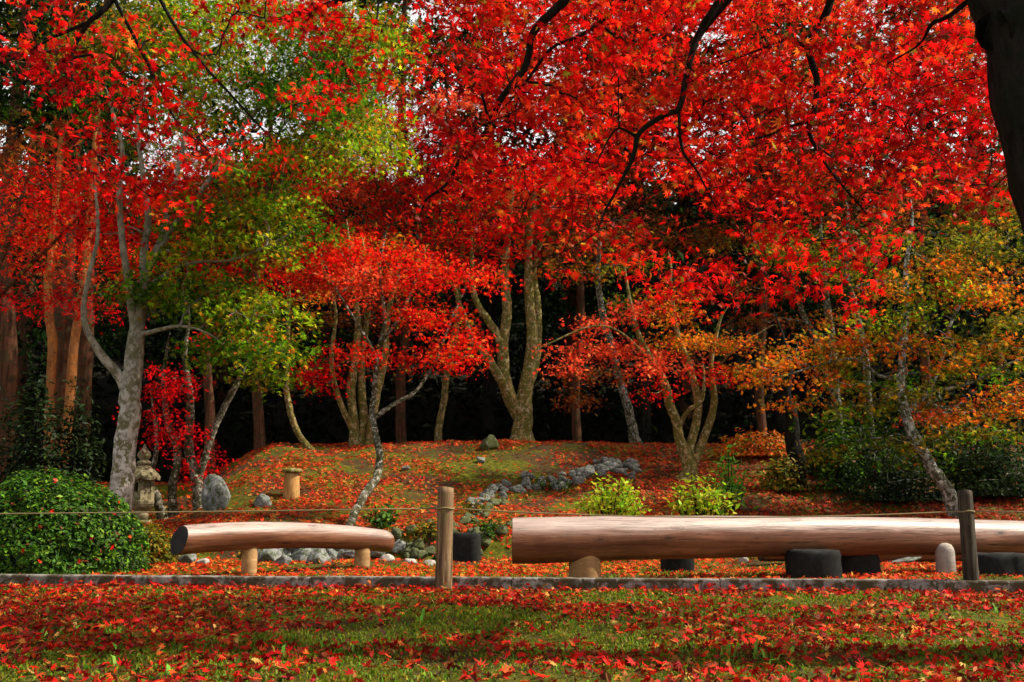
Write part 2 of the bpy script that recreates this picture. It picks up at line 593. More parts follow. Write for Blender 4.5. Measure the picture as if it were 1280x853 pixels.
# palettes: (weight, linear rgb)
PAL = {
    'red': [(6, (.78, .009, .006)), (4, (.62, .006, .006)), (2.5, (.80, .045, .009)), (2, (.26, .004, .006)), (.8, (.10, .004, .005)), (.7, (.62, .13, .012)), (.35, (.32, .24, .02))],
    'crimson': [(5, (.58, .005, .008)), (3, (.38, .003, .006)), (2, (.72, .010, .008)), (1.5, (.15, .004, .005))],
    'scarlet': [(5, (.80, .016, .007)), (3, (.78, .050, .010)), (2, (.55, .006, .005)), (1, (.68, .15, .018)), (1, (.28, .006, .006)), (.5, (.4, .26, .025))],
    'salmon': [(4, (.76, .085, .030)), (3, (.70, .040, .016)), (2, (.78, .18, .055)), (1.2, (.40, .018, .010))],
    'orange': [(4, (.62, .17, .010)), (3, (.52, .09, .008)), (2, (.45, .24, .014)), (2.5, (.13, .12, .010)), (1, (.62, .06, .008))],
    'rust': [(4, (.19, .038, .010)), (3, (.26, .07, .012)), (2, (.11, .03, .009)), (1, (.16, .09, .012))],
    'olive': [(4, (.11, .13, .008)), (3, (.20, .17, .010)), (2, (.045, .07, .007)), (1.5, (.40, .17, .010))],
    'green': [(4, (.085, .22, .008)), (3, (.03, .09, .006)), (2, (.20, .36, .010)), (1, (.30, .26, .03)), (.4, (.5, .12, .02))],
    'ygreen': [(4, (.24, .37, .010)), (3, (.12, .25, .008)), (2, (.50, .43, .018)), (1.2, (.55, .22, .014)), (2, (.035, .075, .007))],
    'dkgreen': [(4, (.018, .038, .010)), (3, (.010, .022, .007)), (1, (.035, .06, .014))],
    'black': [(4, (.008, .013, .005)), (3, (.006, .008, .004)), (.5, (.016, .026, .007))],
    'shrub': [(4, (.05, .14, .010)), (3, (.028, .08, .008)), (2, (.14, .27, .016)), (3, (.016, .035, .006)), (.3, (.2, .05, .02))],
    'bright': [(4, (.34, .52, .02)), (3, (.52, .52, .03)), (2, (.16, .36, .02)), (1, (.58, .42, .04))],
    'litter': [(5, (.64, .014, .008)), (4, (.50, .007, .008)), (3, (.64, .075, .014)), (3, (.26, .008, .007)), (1.8, (.58, .19, .03)), (2.5, (.13, .024, .010)), (.7, (.52, .30, .08)), (.5, (.55, .04, .045))],
    'litter_far': [(5, (.72, .055, .012)), (4, (.64, .018, .008)), (3, (.72, .15, .02)), (2, (.32, .02, .009)), (1.5, (.58, .26, .04))],
    'litter_mound': [(4, (.60, .045, .010)), (4, (.48, .016, .008)), (3, (.58, .13, .018)), (3, (.24, .03, .010)), (3, (.13, .045, .014)), (1, (.46, .22, .04))],
    'litter_old': [(4, (.24, .020, .010)), (3, (.11, .022, .010)), (3, (.42, .02, .010)), (2, (.30, .10, .03)), (1, (.07, .03, .012))],
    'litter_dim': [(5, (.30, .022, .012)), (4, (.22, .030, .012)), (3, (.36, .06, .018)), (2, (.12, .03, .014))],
    'grass': [(4, (.12, .19, .008)), (3, (.22, .22, .012)), (2, (.05, .08, .007)), (1.6, (.20, .13, .02)), (1.4, (.10, .26, .012))],
    'weed': [(3, (.12, .32, .03)), (2, (.2, .38, .04))],
}


def pal_pick(key, n, jit=0.16):
    p = PAL[key]
    w = np.array([a for a, _ in p], float)
    idx = RNG.choice(len(p), n, p=w / w.sum())
    c = np.array([b for _, b in p])[idx]
    return np.clip(c * (1 + jit * RNG.standard_normal((n, 1))) * (1 + 0.06 * RNG.standard_normal((n, 3))), 0.002, 0.9)


# ------------------------------------------------------------------ leaf templates: (verts, triangles) lying in xy, tip along +y
def tpl_maple(full=True):
    if full:
        tips = [(90, 1.0), (52, .93), (128, .93), (14, .78), (166, .78), (-26, .48), (206, .48)]
    else:
        tips = [(90, 1.0), (45, .92), (135, .92), (0, .66), (180, .66)]
    tips.sort()
    V = [(0.0, 0.0, 0.0)]
    n = len(tips)
    for i, (a, l) in enumerate(tips):
        r = math.radians(a)
        V.append((l * math.cos(r), l * math.sin(r), -0.16 * l * l))
        if i < n - 1:
            a2 = math.radians((a + tips[i + 1][0]) / 2)
            V.append((.36 * math.cos(a2), .36 * math.sin(a2), 0.03))
    V.append((0, -0.08, 0.0))
    V = np.array(V)
    V[:, 1] -= 0.25
    m = len(V) - 1
    T = [(0, i, i + 1) for i in range(1, m)] + [(0, m, 1)]
    return V * 0.62, np.array(T)


def tpl_kite():
    V = np.array([(0, -.5, 0), (.26, 0.02, .06), (0, .5, -.06), (-.26, 0.02, .06)])
    return V, np.array([(0, 1, 2), (0, 2, 3)])


def tpl_star3():
    V = []
    T = []
    for a in (90, 30, 150):
        r = math.radians(a)
        d = np.array([math.cos(r), math.sin(r), -.12])
        s = np.array([-math.sin(r), math.cos(r), 0]) * .15
        b = len(V)
        V += [np.zeros(3), d * .42 + s, d * .85, d * .42 - s]
        T += [(b, b + 3, b + 2), (b, b + 2, b + 1)]
    V = np.array(V)
    V[:, 1] -= .3
    return V * .7, np.array(T)


def tpl_oval():
    pts = [(0, -.5), (.16, -.25), (.22, .02), (.14, .3), (0, .5), (-.14, .3), (-.22, .02), (-.16, -.25)]
    V = [(0, 0, -.03)] + [(x, y, .25 * abs(x) - .1 * y * y) for x, y in pts]
    return np.array(V), np.array([(0, i, i % 8 + 1) for i in range(1, 9)])


TPL = {'maple': tpl_maple(True), 'maple5': tpl_maple(False), 'star': tpl_star3(), 'kite': tpl_kite(), 'oval': tpl_oval()}


def leaf_mesh(name, tpl, P, N, T, S, C, curl=None):
    """P centres, N normals, T tip directions, S sizes, C colours"""
    V0, F0 = TPL[tpl]
    n = len(P)
    N = N / (np.linalg.norm(N, axis=1)[:, None] + 1e-9)
    T = T - N * np.sum(T * N, axis=1)[:, None]
    T = T / (np.linalg.norm(T, axis=1)[:, None] + 1e-9)
    B = np.cross(T, N)
    k = len(V0)
    zc = np.ones(n) if curl is None else curl
    V = (P[:, None, :] + S[:, None, None] * (V0[None, :, 0:1] * B[:, None, :] + V0[None, :, 1:2] * T[:, None, :]
                                             + (V0[None, :, 2:3] * zc[:, None, None]) * N[:, None, :]))
    idx = (F0[None, :, :] + (np.arange(n) * k)[:, None, None]).ravel()
    return mesh_np(name, V.reshape(-1, 3), idx, 3, np.repeat(C, k, axis=0))


# ------------------------------------------------------------------ trees
class Leaves:
    def __init__(self):
        self.P, self.N, self.T, self.S, self.C = [], [], [], [], []

    def add(self, P, N, T, S, C):
        self.P.append(P); self.N.append(N); self.T.append(T); self.S.append(S); self.C.append(C)

    def build(self, name, tpl, mat, parent, curl=0.8):
        P = np.concatenate(self.P)
        S = np.concatenate(self.S)
        me = leaf_mesh(name, tpl, P, np.concatenate(self.N), np.concatenate(self.T), S, np.concatenate(self.C),
                       np.abs(1 + curl * RNG.standard_normal(len(P))))
        return link(name, me, mat, parent, False, True)


NLEAF = 0


class Tree:
    """px: image directions used only to measure where each limb and spray of the real tree stands"""

    def __init__(self, name, base, label, cat, group, bark, leaf='maple5', lsize=0.07, lmat='leaf_far', spray=(0.32, 0.07), sig=0.75):
        self.o = empty(name, base, label, cat, group)
        self.base = np.array(base, float)
        self.wood = MB()
        self.sk, self.skr = [], []
        self.L = Leaves()
        self.bark, self.leaf, self.lsize, self.lmat = bark, leaf, lsize, lmat
        self.spray, self.sig = spray, sig
        self.rng = np.random.default_rng(abs(hash(label)) % 1000 if False else len(label) * 37 + int(abs(base[0]) * 100))

    def limb(self, pts, sides=10, wig=0.012, flare=0.5, start_ground=False):
        """pts: (px, py, Y, width in photo pixels)"""
        Q = []
        for px, py, Y, w in pts:
            p = at(px, py, Y)
            Q.append([*p, 0.5 * w / scale(px, py, Y)])
        return self.limb_w(Q, sides, wig, flare, start_ground)

    def limb_w(self, Q, sides=10, wig=0.012, flare=0.5, start_ground=False):
        Q = np.array(Q, float)
        if start_ground:
            q0 = Q[0].copy()
            g = on_ground(q0[0], q0[1])
            Q[0, :3] = g - np.array([0, 0, 0.12])
        if not start_ground and len(self.sk) > 3:        # grow out of the limb it springs from
            sk = np.array(self.sk)
            d = np.linalg.norm(sk - Q[0, :3], axis=1)
            i = int(np.argmin(d))
            if 0.04 < d[i] < 1.6:
                Q = np.vstack([[*sk[i], Q[0, 3]], Q]) if d[i] > .12 else np.vstack([[*sk[i], Q[0, 3]], Q[1:]])
        if Q[-1, 3] > 0.006:                             # end in a fine tip
            e = Q[-1, :3] - Q[-2, :3]
            e = e / (np.linalg.norm(e) + 1e-9) * min(.7, 14 * Q[-1, 3])
            Q = np.vstack([Q, [*(Q[-1, :3] + e + self.rng.standard_normal(3) * .05), .003]])
        S = spline(Q, 6)
        P, R = S[:, :3].copy(), np.abs(S[:, 3]).copy()
        n = len(P)
        if n > 4:
            wv = self.rng.standard_normal((n, 3)) * wig
            ker = np.ones(5) / 5
            wv = np.stack([np.convolve(np.pad(wv[:, q], 2, mode='edge'), ker, 'valid') for q in range(3)], 1) * 1.6
            wv[0] = 0
            P += wv * np.minimum(R / 0.05, 1.5)[:, None]
        R *= 1 + 0.02 * self.rng.standard_normal(n)
        if start_ground:
            d = P[:, 2] - P[0, 2]
            R *= 1 + 0.75 * flare * np.exp(-np.maximum(d - .08, 0) / 0.10)
        self.wood.tube(P, np.maximum(R, 0.0025), sides, jag=0.03 if sides > 6 else 0.0)
        self.sk += list(P)
        self.skr += list(R)
        return P

    def connect(self, p, r0, r1, sides=5, sag=0.08, seg=6):
        sk = np.array(self.sk)
        d = np.linalg.norm(sk - p, axis=1) + 0.6 * np.maximum(sk[:, 2] - p[2], 0)
        i = int(np.argmin(d))
        a = sk[i]
        L = np.linalg.norm(p - a)
        if L < 0.03:
            return
        mid = (a + p) / 2 + self.rng.standard_normal(3) * 0.09 * L + np.array([0, 0, sag * L])
        Q = np.array([[*a, r0], [*mid, (r0 + r1) / 2], [*p, r1]])
        S = spline(Q, max(2, seg // 2))
        S[1:-1, :3] += self.rng.standard_normal((len(S) - 2, 3)) * 0.02 * L
        r0c = min(r0, self.skr[i] * 0.8 + 0.001)
        S[:, 3] = np.minimum(S[:, 3], r0c)
        self.wood.tube(S[:, :3], S[:, 3], sides, cap=False)
        self.sk += list(S[1:, :3])
        self.skr += list(S[1:, 3])

    def pad(self, px, py, rx, ry, Y, dY=0.6, pal='red', lai=2.2, twigs=True, branch=True, r0=0.02):
        rng = self.rng
        s = scale(px, py, Y)
        front = math.pi * rx * ry / s / s
        la = 0.42 * self.lsize ** 2
        R, th = self.spray
        m = max(10, int(1.5 * math.pi * R * R * 0.55 / la * 0.55))
        m = min(m, 46)
        n = max(2, int(round(lai * (1.0 if self.lmat == 'leaf' else 1.9) * front / la / m)))
        u = np.sqrt(rng.random(n)) * (0.9 + 0.25 * rng.standard_normal(n) * 0.5)
        a = rng.random(n) * 2 * math.pi
        cs = np.array([at(px + rx * uu * math.cos(aa), py + ry * uu * math.sin(aa), Y + dY * rng.uniform(-1, 1)) for uu, aa in zip(u, a)])
        self.sprays(cs, pal, m, R, th, branch and at(px, py + ry * .3, Y), r0, twigs)

    def sprays(self, cs, pal, m, R, th, hub=None, r0=0.02, twigs=True):
        global NLEAF
        rng = self.rng
        n = len(cs)
        if hub is not None and hub is not False:
            self.connect(np.asarray(hub), r0, r0 * 0.5, 6, 0.1, 8)
        if twigs:
            for c in cs[rng.permutation(n)]:
                self.connect(c, r0 * 0.42, 0.0025, 4, 0.06, 4)
        ax = np.array([self.base[0], self.base[1]])
        for c in cs:
            k = int(m * rng.uniform(0.6, 1.35))
            out = np.array([c[0] - ax[0], c[1] - ax[1], 0.0])
            out = out / (np.linalg.norm(out) + 1e-6) + rng.standard_normal(3) * 0.5
            out[2] = rng.normal(-0.08, 0.14)
            out /= np.linalg.norm(out)
            side = np.cross(out, [0, 0, 1.0])
            side /= np.linalg.norm(side) + 1e-9
            up = np.cross(side, out)
            Rr = R * rng.uniform(0.65, 1.3)
            rr = Rr * np.sqrt(rng.random(k))
            aa = rng.random(k) * 2 * math.pi
            x, y = rr * np.cos(aa) * 1.25, rr * np.sin(aa) * 0.85
            z = rng.standard_normal(k) * th - 0.35 * rr * rr / Rr
            P = c + x[:, None] * out + y[:, None] * side + z[:, None] * up
            N = up[None, :] * 0.9 + rng.standard_normal((k, 3)) * self.sig
            T = out[None, :] * 0.8 + np.array([0, 0, -0.35]) + 0.6 * (x[:, None] * out + y[:, None] * side) / Rr + rng.standard_normal((k, 3)) * 0.35
            S = self.lsize * rng.uniform(0.55, 1.35, k)
            C = pal_pick(pal, k) * rng.choice([.55, .8, 1.0, 1.15, 1.25])
            self.L.add(P, N, T, S, C)
            NLEAF += k

    def done(self, smooth=True):
        self.wood.build("trunk", M[self.bark], self.o, smooth, True)
        if self.L.P:
            self.L.build("crown", self.leaf, M[self.lmat], self.o)
        return self.o


# ------------------------------------------------------------------ ground
def axis(a, b, step, grow, far):
    xs = list(np.arange(a, b + 1e-6, step))
    s, x = step, b
    while x < far:
        s *= grow
        x += s
        xs.append(x)
    s, x = step, a
    while x > -far:
        s *= grow
        x -= s
        xs.insert(0, x)
    return np.array(xs)


gx = axis(-9, 10, 0.09, 1.22, 260)
gy = axis(2.0, 22, 0.09, 1.20, 260)
GX, GY = np.meshgrid(gx, gy)
GZ = height(GX, GY)
nx, ny = len(gx), len(gy)
ii = np.arange(ny - 1)[:, None] * nx + np.arange(nx - 1)[None, :]
quads = np.stack([ii, ii + 1, ii + 1 + nx, ii + nx], -1).reshape(-1)
ground = link("ground", mesh_np("ground", np.stack([GX, GY, GZ], -1).reshape(-1, 3), quads, 4), M['ground'], None, True)
tag(ground, kind='structure')

# kerb: one low line of concrete edging, slightly nearer at its right end
kA, kB = np.array([-14.0, 9.05]), np.array([14.0, 6.55])
kd = (kB - kA) / np.linalg.norm(kB - kA)
kn = np.array([-kd[1], kd[0]])
kb = MB()
KL = np.linalg.norm(kB - kA)
nseg = 18
for s_ in range(nseg):
    c0 = kA + kd * (KL * s_ / nseg + 0.002)
    c1 = kA + kd * (KL * (s_ + 1) / nseg - 0.004)
    c = (c0 + c1) / 2
    kb.box((c[0], c[1], -0.012 + 0.004 * random.uniform(-1, 1)), (KL / nseg - 0.004, 0.12, 0.20), math.atan2(kd[1], kd[0]) + random.uniform(-.002, .002))
kerb = kb.build("kerb", M['kerb'], None, False, bevel=0.012)
tag(kerb, kind='structure')


def kerb_y(x):
    return kA[1] + (np.asarray(x) - kA[0]) * kd[1] / kd[0]


# ------------------------------------------------------------------ benches
def log_bench(name, label, A, B, rA, rB, legs, bow=0.0, slant=0.0, end_dark=True, yslant=0.0):
    """A, B: axis ends (world), legs: (fraction, radius, material, dome)"""
    A, B = np.array(A, float), np.array(B, float)
    base = ((A + B) / 2).copy()
    base[2] = 0
    d = B - A
    L = np.linalg.norm(d)
    yaw = math.atan2(d[1], d[0])
    o = empty(name, base, label, "bench", "half log benches behind the rope", yaw)
    # local frame: x along the log
    n, sides = 40, 28
    rng = np.random.default_rng(int(L * 100))
    V, Fs = [], []
    for i in range(n + 1):
        t = i / n
        x = (t - 0.5) * L
        z = A[2] + (B[2] - A[2]) * t + bow * (1 - (2 * t - 1) ** 2)
        r = rA + (rB - rA) * t
        er = min(i, n - i)
        rr = r * (0.975 if er == 0 else 1.0)
        for k in range(sides):
            a = 2 * math.pi * k / sides
            w = 1 + 0.018 * math.sin(3 * a + 4 * t) + 0.012 * math.sin(5 * a - 7 * t + 1) + 0.020 * noise.noise(Vector((x * 2.2, math.cos(a) * 1.2, math.sin(a) * 1.2 + L))) + 0.012 * noise.noise(Vector((x * 6, math.cos(a) * 3, math.sin(a) * 3 + L)))
            xs = x + (slant * math.sin(a) * r + yslant * rr * math.cos(a)) * (1 - i / 4 if i < 4 else 0)
            V.append((xs, rr * w * math.cos(a), z + rr * w * math.sin(a)))
    for i in range(n):
        for k in range(sides):
            k2 = (k + 1) % sides
            Fs.append((i * sides + k, i * sides + k2, (i + 1) * sides + k2, (i + 1) * sides + k))
    mb = MB()
    mb.add(V, Fs + [tuple(n * sides + k for k in range(sides))])
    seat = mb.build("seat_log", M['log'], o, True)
    # sawn end face, a disc with slight dome, butted 3 mm proud
    ef = MB()
    c = np.mean(np.array(V[:sides]), axis=0)
    ring = [np.array(v) for v in V[:sides]]
    E = [c + np.array([-0.006, 0, 0])]
    for q in (0.35, 0.7, 0.96):
        E += [c + (v - c) * q + np.array([-0.005, 0, 0]) for v in ring]
    Fe = [(0, 1 + (k + 1) % sides, 1 + k) for k in range(sides)]
    for j in range(2):
        for k in range(sides):
            k2 = (k + 1) % sides
            Fe.append((1 + j * sides + k, 1 + j * sides + k2, 1 + (j + 1) * sides + k2, 1 + (j + 1) * sides + k))
    b0 = len(E)
    E += [v + np.array([0.0, 0, 0]) for v in ring]
    for k in range(sides):
        k2 = (k + 1) % sides
        Fe.append((1 + 2 * sides + k, 1 + 2 * sides + k2, b0 + k2, b0 + k))
    ef.add(E, Fe)
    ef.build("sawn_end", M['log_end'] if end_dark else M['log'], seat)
    for (t, r, mat, dome, off) in legs:
        x = (t - 0.5) * L
        zc = A[2] + (B[2] - A[2]) * t + bow * (1 - (2 * t - 1) ** 2)
        rl = rA + (rB - rA) * t
        top = zc - rl * 0.55
        lm = MB()
        prof = [(r * 1.0, -0.08), (r * 1.01, 0.05), (r * .985, top - r * .35)]
        prof += [(r * .96, top - .02), (r * .93, top)] if not dome else [(r * .9, top + .0), (r * .7, top + .03), (r * .3, top + .045)]
        lm.lathe(prof, 22, 0, (x, off, 0))
        lg = lm.build("leg", M[mat], o, True)
        if mat == 'leg_grey':
            lg["label"] = "grey weathered leg with a rounded top"
    return o


# left, shorter bench: its near end points to the lower left
a_ = at(224, 675.5, 8.75); b_ = at(484, 677.5, 10.6)
log_bench("log_bench", "short arched log bench with a black sawn end, left of the pale rope post",
          a_, b_, 0.128, 0.114, [(0.30, 0.070, 'leg', False, 0.0), (0.86, 0.080, 'leg', False, 0.0)], bow=0.055, slant=0.25)
a_ = at(641, 676, 8.35); b_ = at(1330, 675, 10.1)
log_bench("log_bench", "long thick log bench with a pale shiny top, passing behind the dark rope post",
          a_, b_, 0.190, 0.165, [(0.11, 0.135, 'leg', False, 0.0), (0.724, 0.088, 'leg_grey', True, -0.16)], bow=0.035, slant=0.0, end_dark=False, yslant=0.34)
a_ = at(950, 690, 10.9); b_ = at(1330, 692, 11.3)
log_bench("log_bench", "low slim log bench half hidden behind the long thick log bench",
          a_, b_, 0.10, 0.10, [(0.12, 0.08, 'leg', False, 0.0), (0.88, 0.08, 'leg', False, 0.0)], end_dark=True)


# ------------------------------------------------------------------ rope posts and rope
def post(label, px, ytop, ybase, w, mat, lean=0.0, group="wooden posts that carry the rope"):
    g = ground_at(px, ybase, 4, 9)
    s = scale(px, ybase, g[1])
    h = (ybase - ytop) / s * 1.01
    o = empty("rope_post", (g[0], g[1], g[2]), label, "post", group)
    r = 0.5 * w / s
    rng = np.random.default_rng(int(px))
    sides, n = 18, 26
    ang = np.arange(sides) * 2 * math.pi / sides
    lob = 1 + 0.05 * np.cos(4 * ang + .4) + 0.035 * rng.standard_normal(sides)
    V, Fs = [], []
    for i in range(n + 1):
        t = i / n
        z = -0.15 + (h + 0.15) * t
        ww = lob * r * (1.05 - 0.09 * t) * (1 + 0.02 * math.sin(9 * t) + 0.012 * rng.standard_normal(sides))
        for k in range(sides):
            V.append((ww[k] * math.cos(ang[k]) + lean * t, ww[k] * math.sin(ang[k]), z + (0.012 * math.cos(ang[k] + 2) if i == n else 0)))
    for i in range(n):
        for k in range(sides):
            k2 = (k + 1) % sides
            Fs.append((i * sides + k, i * sides + k2, (i + 1) * sides + k2, (i + 1) * sides + k))
    b = len(V)
    V.append((lean, 0, V[-1][2] + 0.008))
    for k in range(sides):
        Fs.append((n * sides + k, n * sides + (k + 1) % sides, b))
    mb = MB(); mb.add(V, Fs)
    mb.build("post_shaft", M[mat], o, True)
    # the loop of rope tied round the post
    zr = h * 0.80
    kn_ = MB()
    a = np.linspace(0, 2 * math.pi, 25)
    kn_.tube(np.stack([r * 1.06 * np.cos(a) + lean * .8, r * 1.06 * np.sin(a), zr + 0.004 * np.sin(a * 3)], 1), np.full(25, 0.006), 6, cap=False)
    kn_.build("rope_loop", M['rope'], o, True)
    return np.array([g[0] + lean * .8, g[1], g[2] + zr]), r


pA, rA_ = post("pale brown split-grain post between the two log benches", 554, 613, 738, 21, 'post', 0.012)
pB, rB_ = post("dark grey weathered post in front of the long log bench", 1215, 617, 741, 18, 'post_dark', 0.0)


def rope_span(a, b, sag, n=24):
    t = np.linspace(0, 1, n)
    P = a[None, :] + (b - a)[None, :] * t[:, None]
    P[:, 2] -= sag * 4 * t * (1 - t)
    return P


rp = MB()
lft = np.array([-13.8, 8.75, pA[2] - .02])
rgt = np.array([13.8, 6.3, pB[2] - .02])
gap = np.array([1.0, 0, 0])
rp.tube(rope_span(lft, pA - gap * rA_, 0.05), np.full(24, 0.0055), 6)
rp.tube(rope_span(pA + gap * rA_, pB - gap * rB_, 0.055, 30), np.full(30, 0.0055), 6)
rp.tube(rope_span(pB + gap * rB_, rgt, 0.02), np.full(24, 0.0055), 6)
rope = rp.build("rope", M['rope'], None, True)
tag(rope, "thin tan rope strung low from post to post along the kerb", "rope")


# ------------------------------------------------------------------ stones
def stone_mesh(seed, sub=3, flat=0.75, soft=0.0):
    rng = np.random.default_rng(seed)
    bm = bmesh.new()
    bmesh.ops.create_icosphere(bm, subdivisions=sub, radius=0.5)
    off = Vector(rng.uniform(-50, 50, 3))
    cuts = rng.standard_normal((13, 3))
    cuts /= np.linalg.norm(cuts, axis=1)[:, None]
    dist = rng.uniform(0.24 + soft, 0.42 + soft, 13)
    for v in bm.verts:
        p = v.co.copy()
        for c, d in zip(cuts, dist):
            q = p.dot(Vector(c))
            if q > d:
                p -= Vector(c) * (q - d) * 0.97
        p *= 1.12 + 0.20 * noise.noise(p * 2.6 + off) + 0.10 * noise.noise(p * 7 + off)
        p.z *= flat
        v.co = p
    me = bpy.data.meshes.new("stone")
    bm.to_mesh(me)
    bm.free()
    me.polygons.foreach_set('use_smooth', np.ones(len(me.polygons), bool))
    return me


STONE = {}
for kname in ('stone_grey', 'stone_moss', 'stone_pale'):
    STONE[kname] = []
    for s_ in range(7):
        me = stone_mesh(11 + s_ * 7 + len(kname))
        me.materials.append(M[kname])
        STONE[kname].append(me)


def stone(loc, size, kind, label, group=None, name="stone", sink=0.25, rz=None, sq=(1, 1, 1), mesh=None):
    me = STONE[kind][random.randrange(7)] if mesh is None else STONE[kind][mesh]
    o = bpy.data.objects.new(name, me)
    COL.objects.link(o)
    o.scale = (size * sq[0], size * sq[1], size * sq[2])
    o.rotation_euler = (random.uniform(-.25, .25), random.uniform(-.25, .25), random.uniform(0, 6.28) if rz is None else rz)
    o.location = (float(loc[0]), float(loc[1]), float(loc[2] + size * sq[2] * 0.37 * (1 - sink * 2)))
    tag(o, label, "stone", group)
    return o


def stone_row(pts, n, kind, label, group, smin, smax, jit=4, upj=6):
    P = spline(np.array(pts, float), 8)
    for i in range(n):
        q = P[int((i + random.random()) / n * (len(P) - 1))]
        px = q[0] + random.uniform(-jit, jit)
        py = q[1] + random.uniform(-upj, upj)
        g = ground_at(px, py, 8, 24)
        s = scale(px, py, g[1])
        stone(g, random.uniform(smin, smax) / s * 1.1, kind, label, group)


stone_row([(590, 634), (620, 616), (660, 606), (705, 602), (745, 588), (770, 584), (800, 598)], 74, 'stone_grey',
          "blue-grey stone in the stepped row curving up the leafy mound", "blue-grey stones stepped up the mound", 7, 18, 7, 8)
stone_row([(560, 662), (600, 645), (640, 625)], 16, 'stone_moss',
          "mossy stone in the low heap behind the pale rope post", "mossy stones behind the pale post", 9, 17, 7, 6)
stone_row([(316, 700), (370, 698), (430, 694), (500, 690)], 26, 'stone_grey',
          "grey green stone in the low wall seen under the short log bench", "stones of the low wall under the short bench", 17, 33, 4, 9)
stone_row([(480, 664), (540, 660), (600, 664), (640, 666)], 20, 'stone_moss',
          "small mossy stone in the overgrown bank between the two log benches", "mossy stones in the overgrown bank", 9, 16, 7, 8)
stone_row([(500, 690), (540, 690), (620, 684)], 14, 'stone_moss',
          "small mossy stone at the foot of the overgrown bank between the benches", "mossy stones at the foot of the bank", 10, 18, 7, 8)
for px, py, w, lab in ((514, 700, 15, "round cream stone on red leaves left of the pale rope post"),
                       (538, 702, 16, "flat cream stone touching the pale rope post from behind"),
                       (483, 697, 18, "pale rounded stone just right of the short bench's far leg"),
                       (253, 701, 17, "white stone under the black end of the short log bench")):
    g = ground_at(px, py + 5, 8, 14)
    stone(g, w / scale(px, py, g[1]) * 1.15, 'stone_pale', lab, None, "stone", 0.2, None, (1, 1, .8))
for px, py, w, lab in ((612, 557, 24, "flat pale mossy stone on the mound crest left of the golden trunk"),
                       (602, 575, 12, "small flat stone set in leaves below the mound crest"),
                       (507, 584, 9, "tiny white stone alone on the leafy slope"),
                       (617, 611, 17, "biggest pale stone at the lower left end of the stepped stone row"),
                       (772, 581, 17, "largest blue-grey stone topping the stepped stone row"),
                       (330, 628, 24, "dark mossy boulder at the foot of the mound beside the cut stump"),
                       (232, 700, 22, "grey stone lying under the short bench beside its near leg")):
    g = ground_at(px, py + 4, 8, 24)
    stone(g, w / scale(px, py, g[1]) * 1.1, 'stone_grey' if py > 560 else 'stone_moss', lab, None, "stone", 0.2)
g = ground_at(268, 661, 9, 20)
g = on_ground(*at(268, 655, 14.3)[:2])
me = stone_mesh(5, 4, 1.0, .10)
me.materials.append(M['stone_grey'])
bo = bpy.data.objects.new("boulder", me)
COL.objects.link(bo)
bo.location = (g[0], g[1], g[2] + .17)
bo.scale = (.36, .30, .60)
bo.rotation_euler = (0, -.12, .5)
tag(bo, "upright blue-grey boulder standing on red leaves behind the short bench", "boulder")
g = ground_at(1125, 704, 8, 13)
stone(g, 0.42, 'stone_grey', "long flat grey-white stone lying under the long log bench", None, "stone", 0.1, 0.1, (1.3, .5, .22))
g = ground_at(930, 703, 8, 13)
stone(g, 0.13, 'stone_pale', "little white stone beside the middle black block under the long bench", None, "stone", 0.1)


# black charred blocks that serve as stools
def block(px, ytop, ybot, w, label, squash=1.0, rz=0.0):
    g = ground_at(px, ybot, 7.8, 14)
    s = scale(px, ybot, g[1])
    h = (ybot - ytop) / s
    r = 0.5 * w / s
    o = empty("stool_block", g, label, "stool", "black stool blocks around the benches", rz)
    mb = MB()
    sides = 20
    V, Fs = [], []
    rng = np.random.default_rng(int(px))
    prof = [(1.0, -.06), (1.02, h * .25), (.99, h * .7), (.985, h * .86), (.95, h * .95), (.90, h * .985), (.74, h)]
    lob = 1 + .03 * rng.standard_normal(sides)
    for f_, z in prof:
        for k in range(sides):
            a = 2 * math.pi * k / sides
            cx_, sx_ = math.cos(a), math.sin(a)
            q = (abs(cx_) ** 4 + abs(sx_) ** 4) ** -0.25
            jz = 1 + .022 * rng.standard_normal()
            V.append((r * f_ * lob[k] * cx_ * q * jz, r * squash * f_ * lob[k] * sx_ * q * jz, z + (.006 * rng.standard_normal() if z > h * .8 else 0)))
    n = len(prof)
    for i in range(n - 1):
        for k in range(sides):
            k2 = (k + 1) % sides
            Fs.append((i * sides + k, i * sides + k2, (i + 1) * sides + k2, (i + 1) * sides + k))
    Fs.append(tuple((n - 1) * sides + k for k in range(sides)))
    mb.add(V, Fs)
    mb.build("block_body", M['charred_and_shade'], o, True)
    return o


block(583, 667, 702, 34, "square black block right of the pale rope post", 0.9)
block(847, 688, 715, 40, "black block under the middle of the long log bench", 0.8)
block(1018, 688, 723, 62, "wide rounded black block under the long log bench, nearer of a touching pair", 0.8)
block(1072, 690, 718, 48, "black block touching the wide rounded one under the long log bench", 0.9)
block(1250, 692, 719, 66, "black block under the long bench right of the dark rope post", 0.8)
block(947, 692, 700, 1, "", 1) if False else None

# cut stump on the left shoulder of the mound
sp = ground_at(364, 621, 10, 22)
st = empty("tree_stump", sp, "cut stump with a raw orange-yellow face on the left shoulder of the leafy mound", "stump")
mb = MB(); mb.lathe([(.13, -.25), (.12, 0.05), (.11, .28), (.105, .345)], 14); mb.build("stump_wood", M['stump'], st, True)
mb = MB(); mb.lathe([(.15, .345), (.16, .37), (.12, .40), (.05, .415)], 14); mb.build("moss_cap", M['bark_gold'], st, True)
for dx, dy, r_ in ((-.16, -.05, .06), (.14, -.10, .05)):
    pass

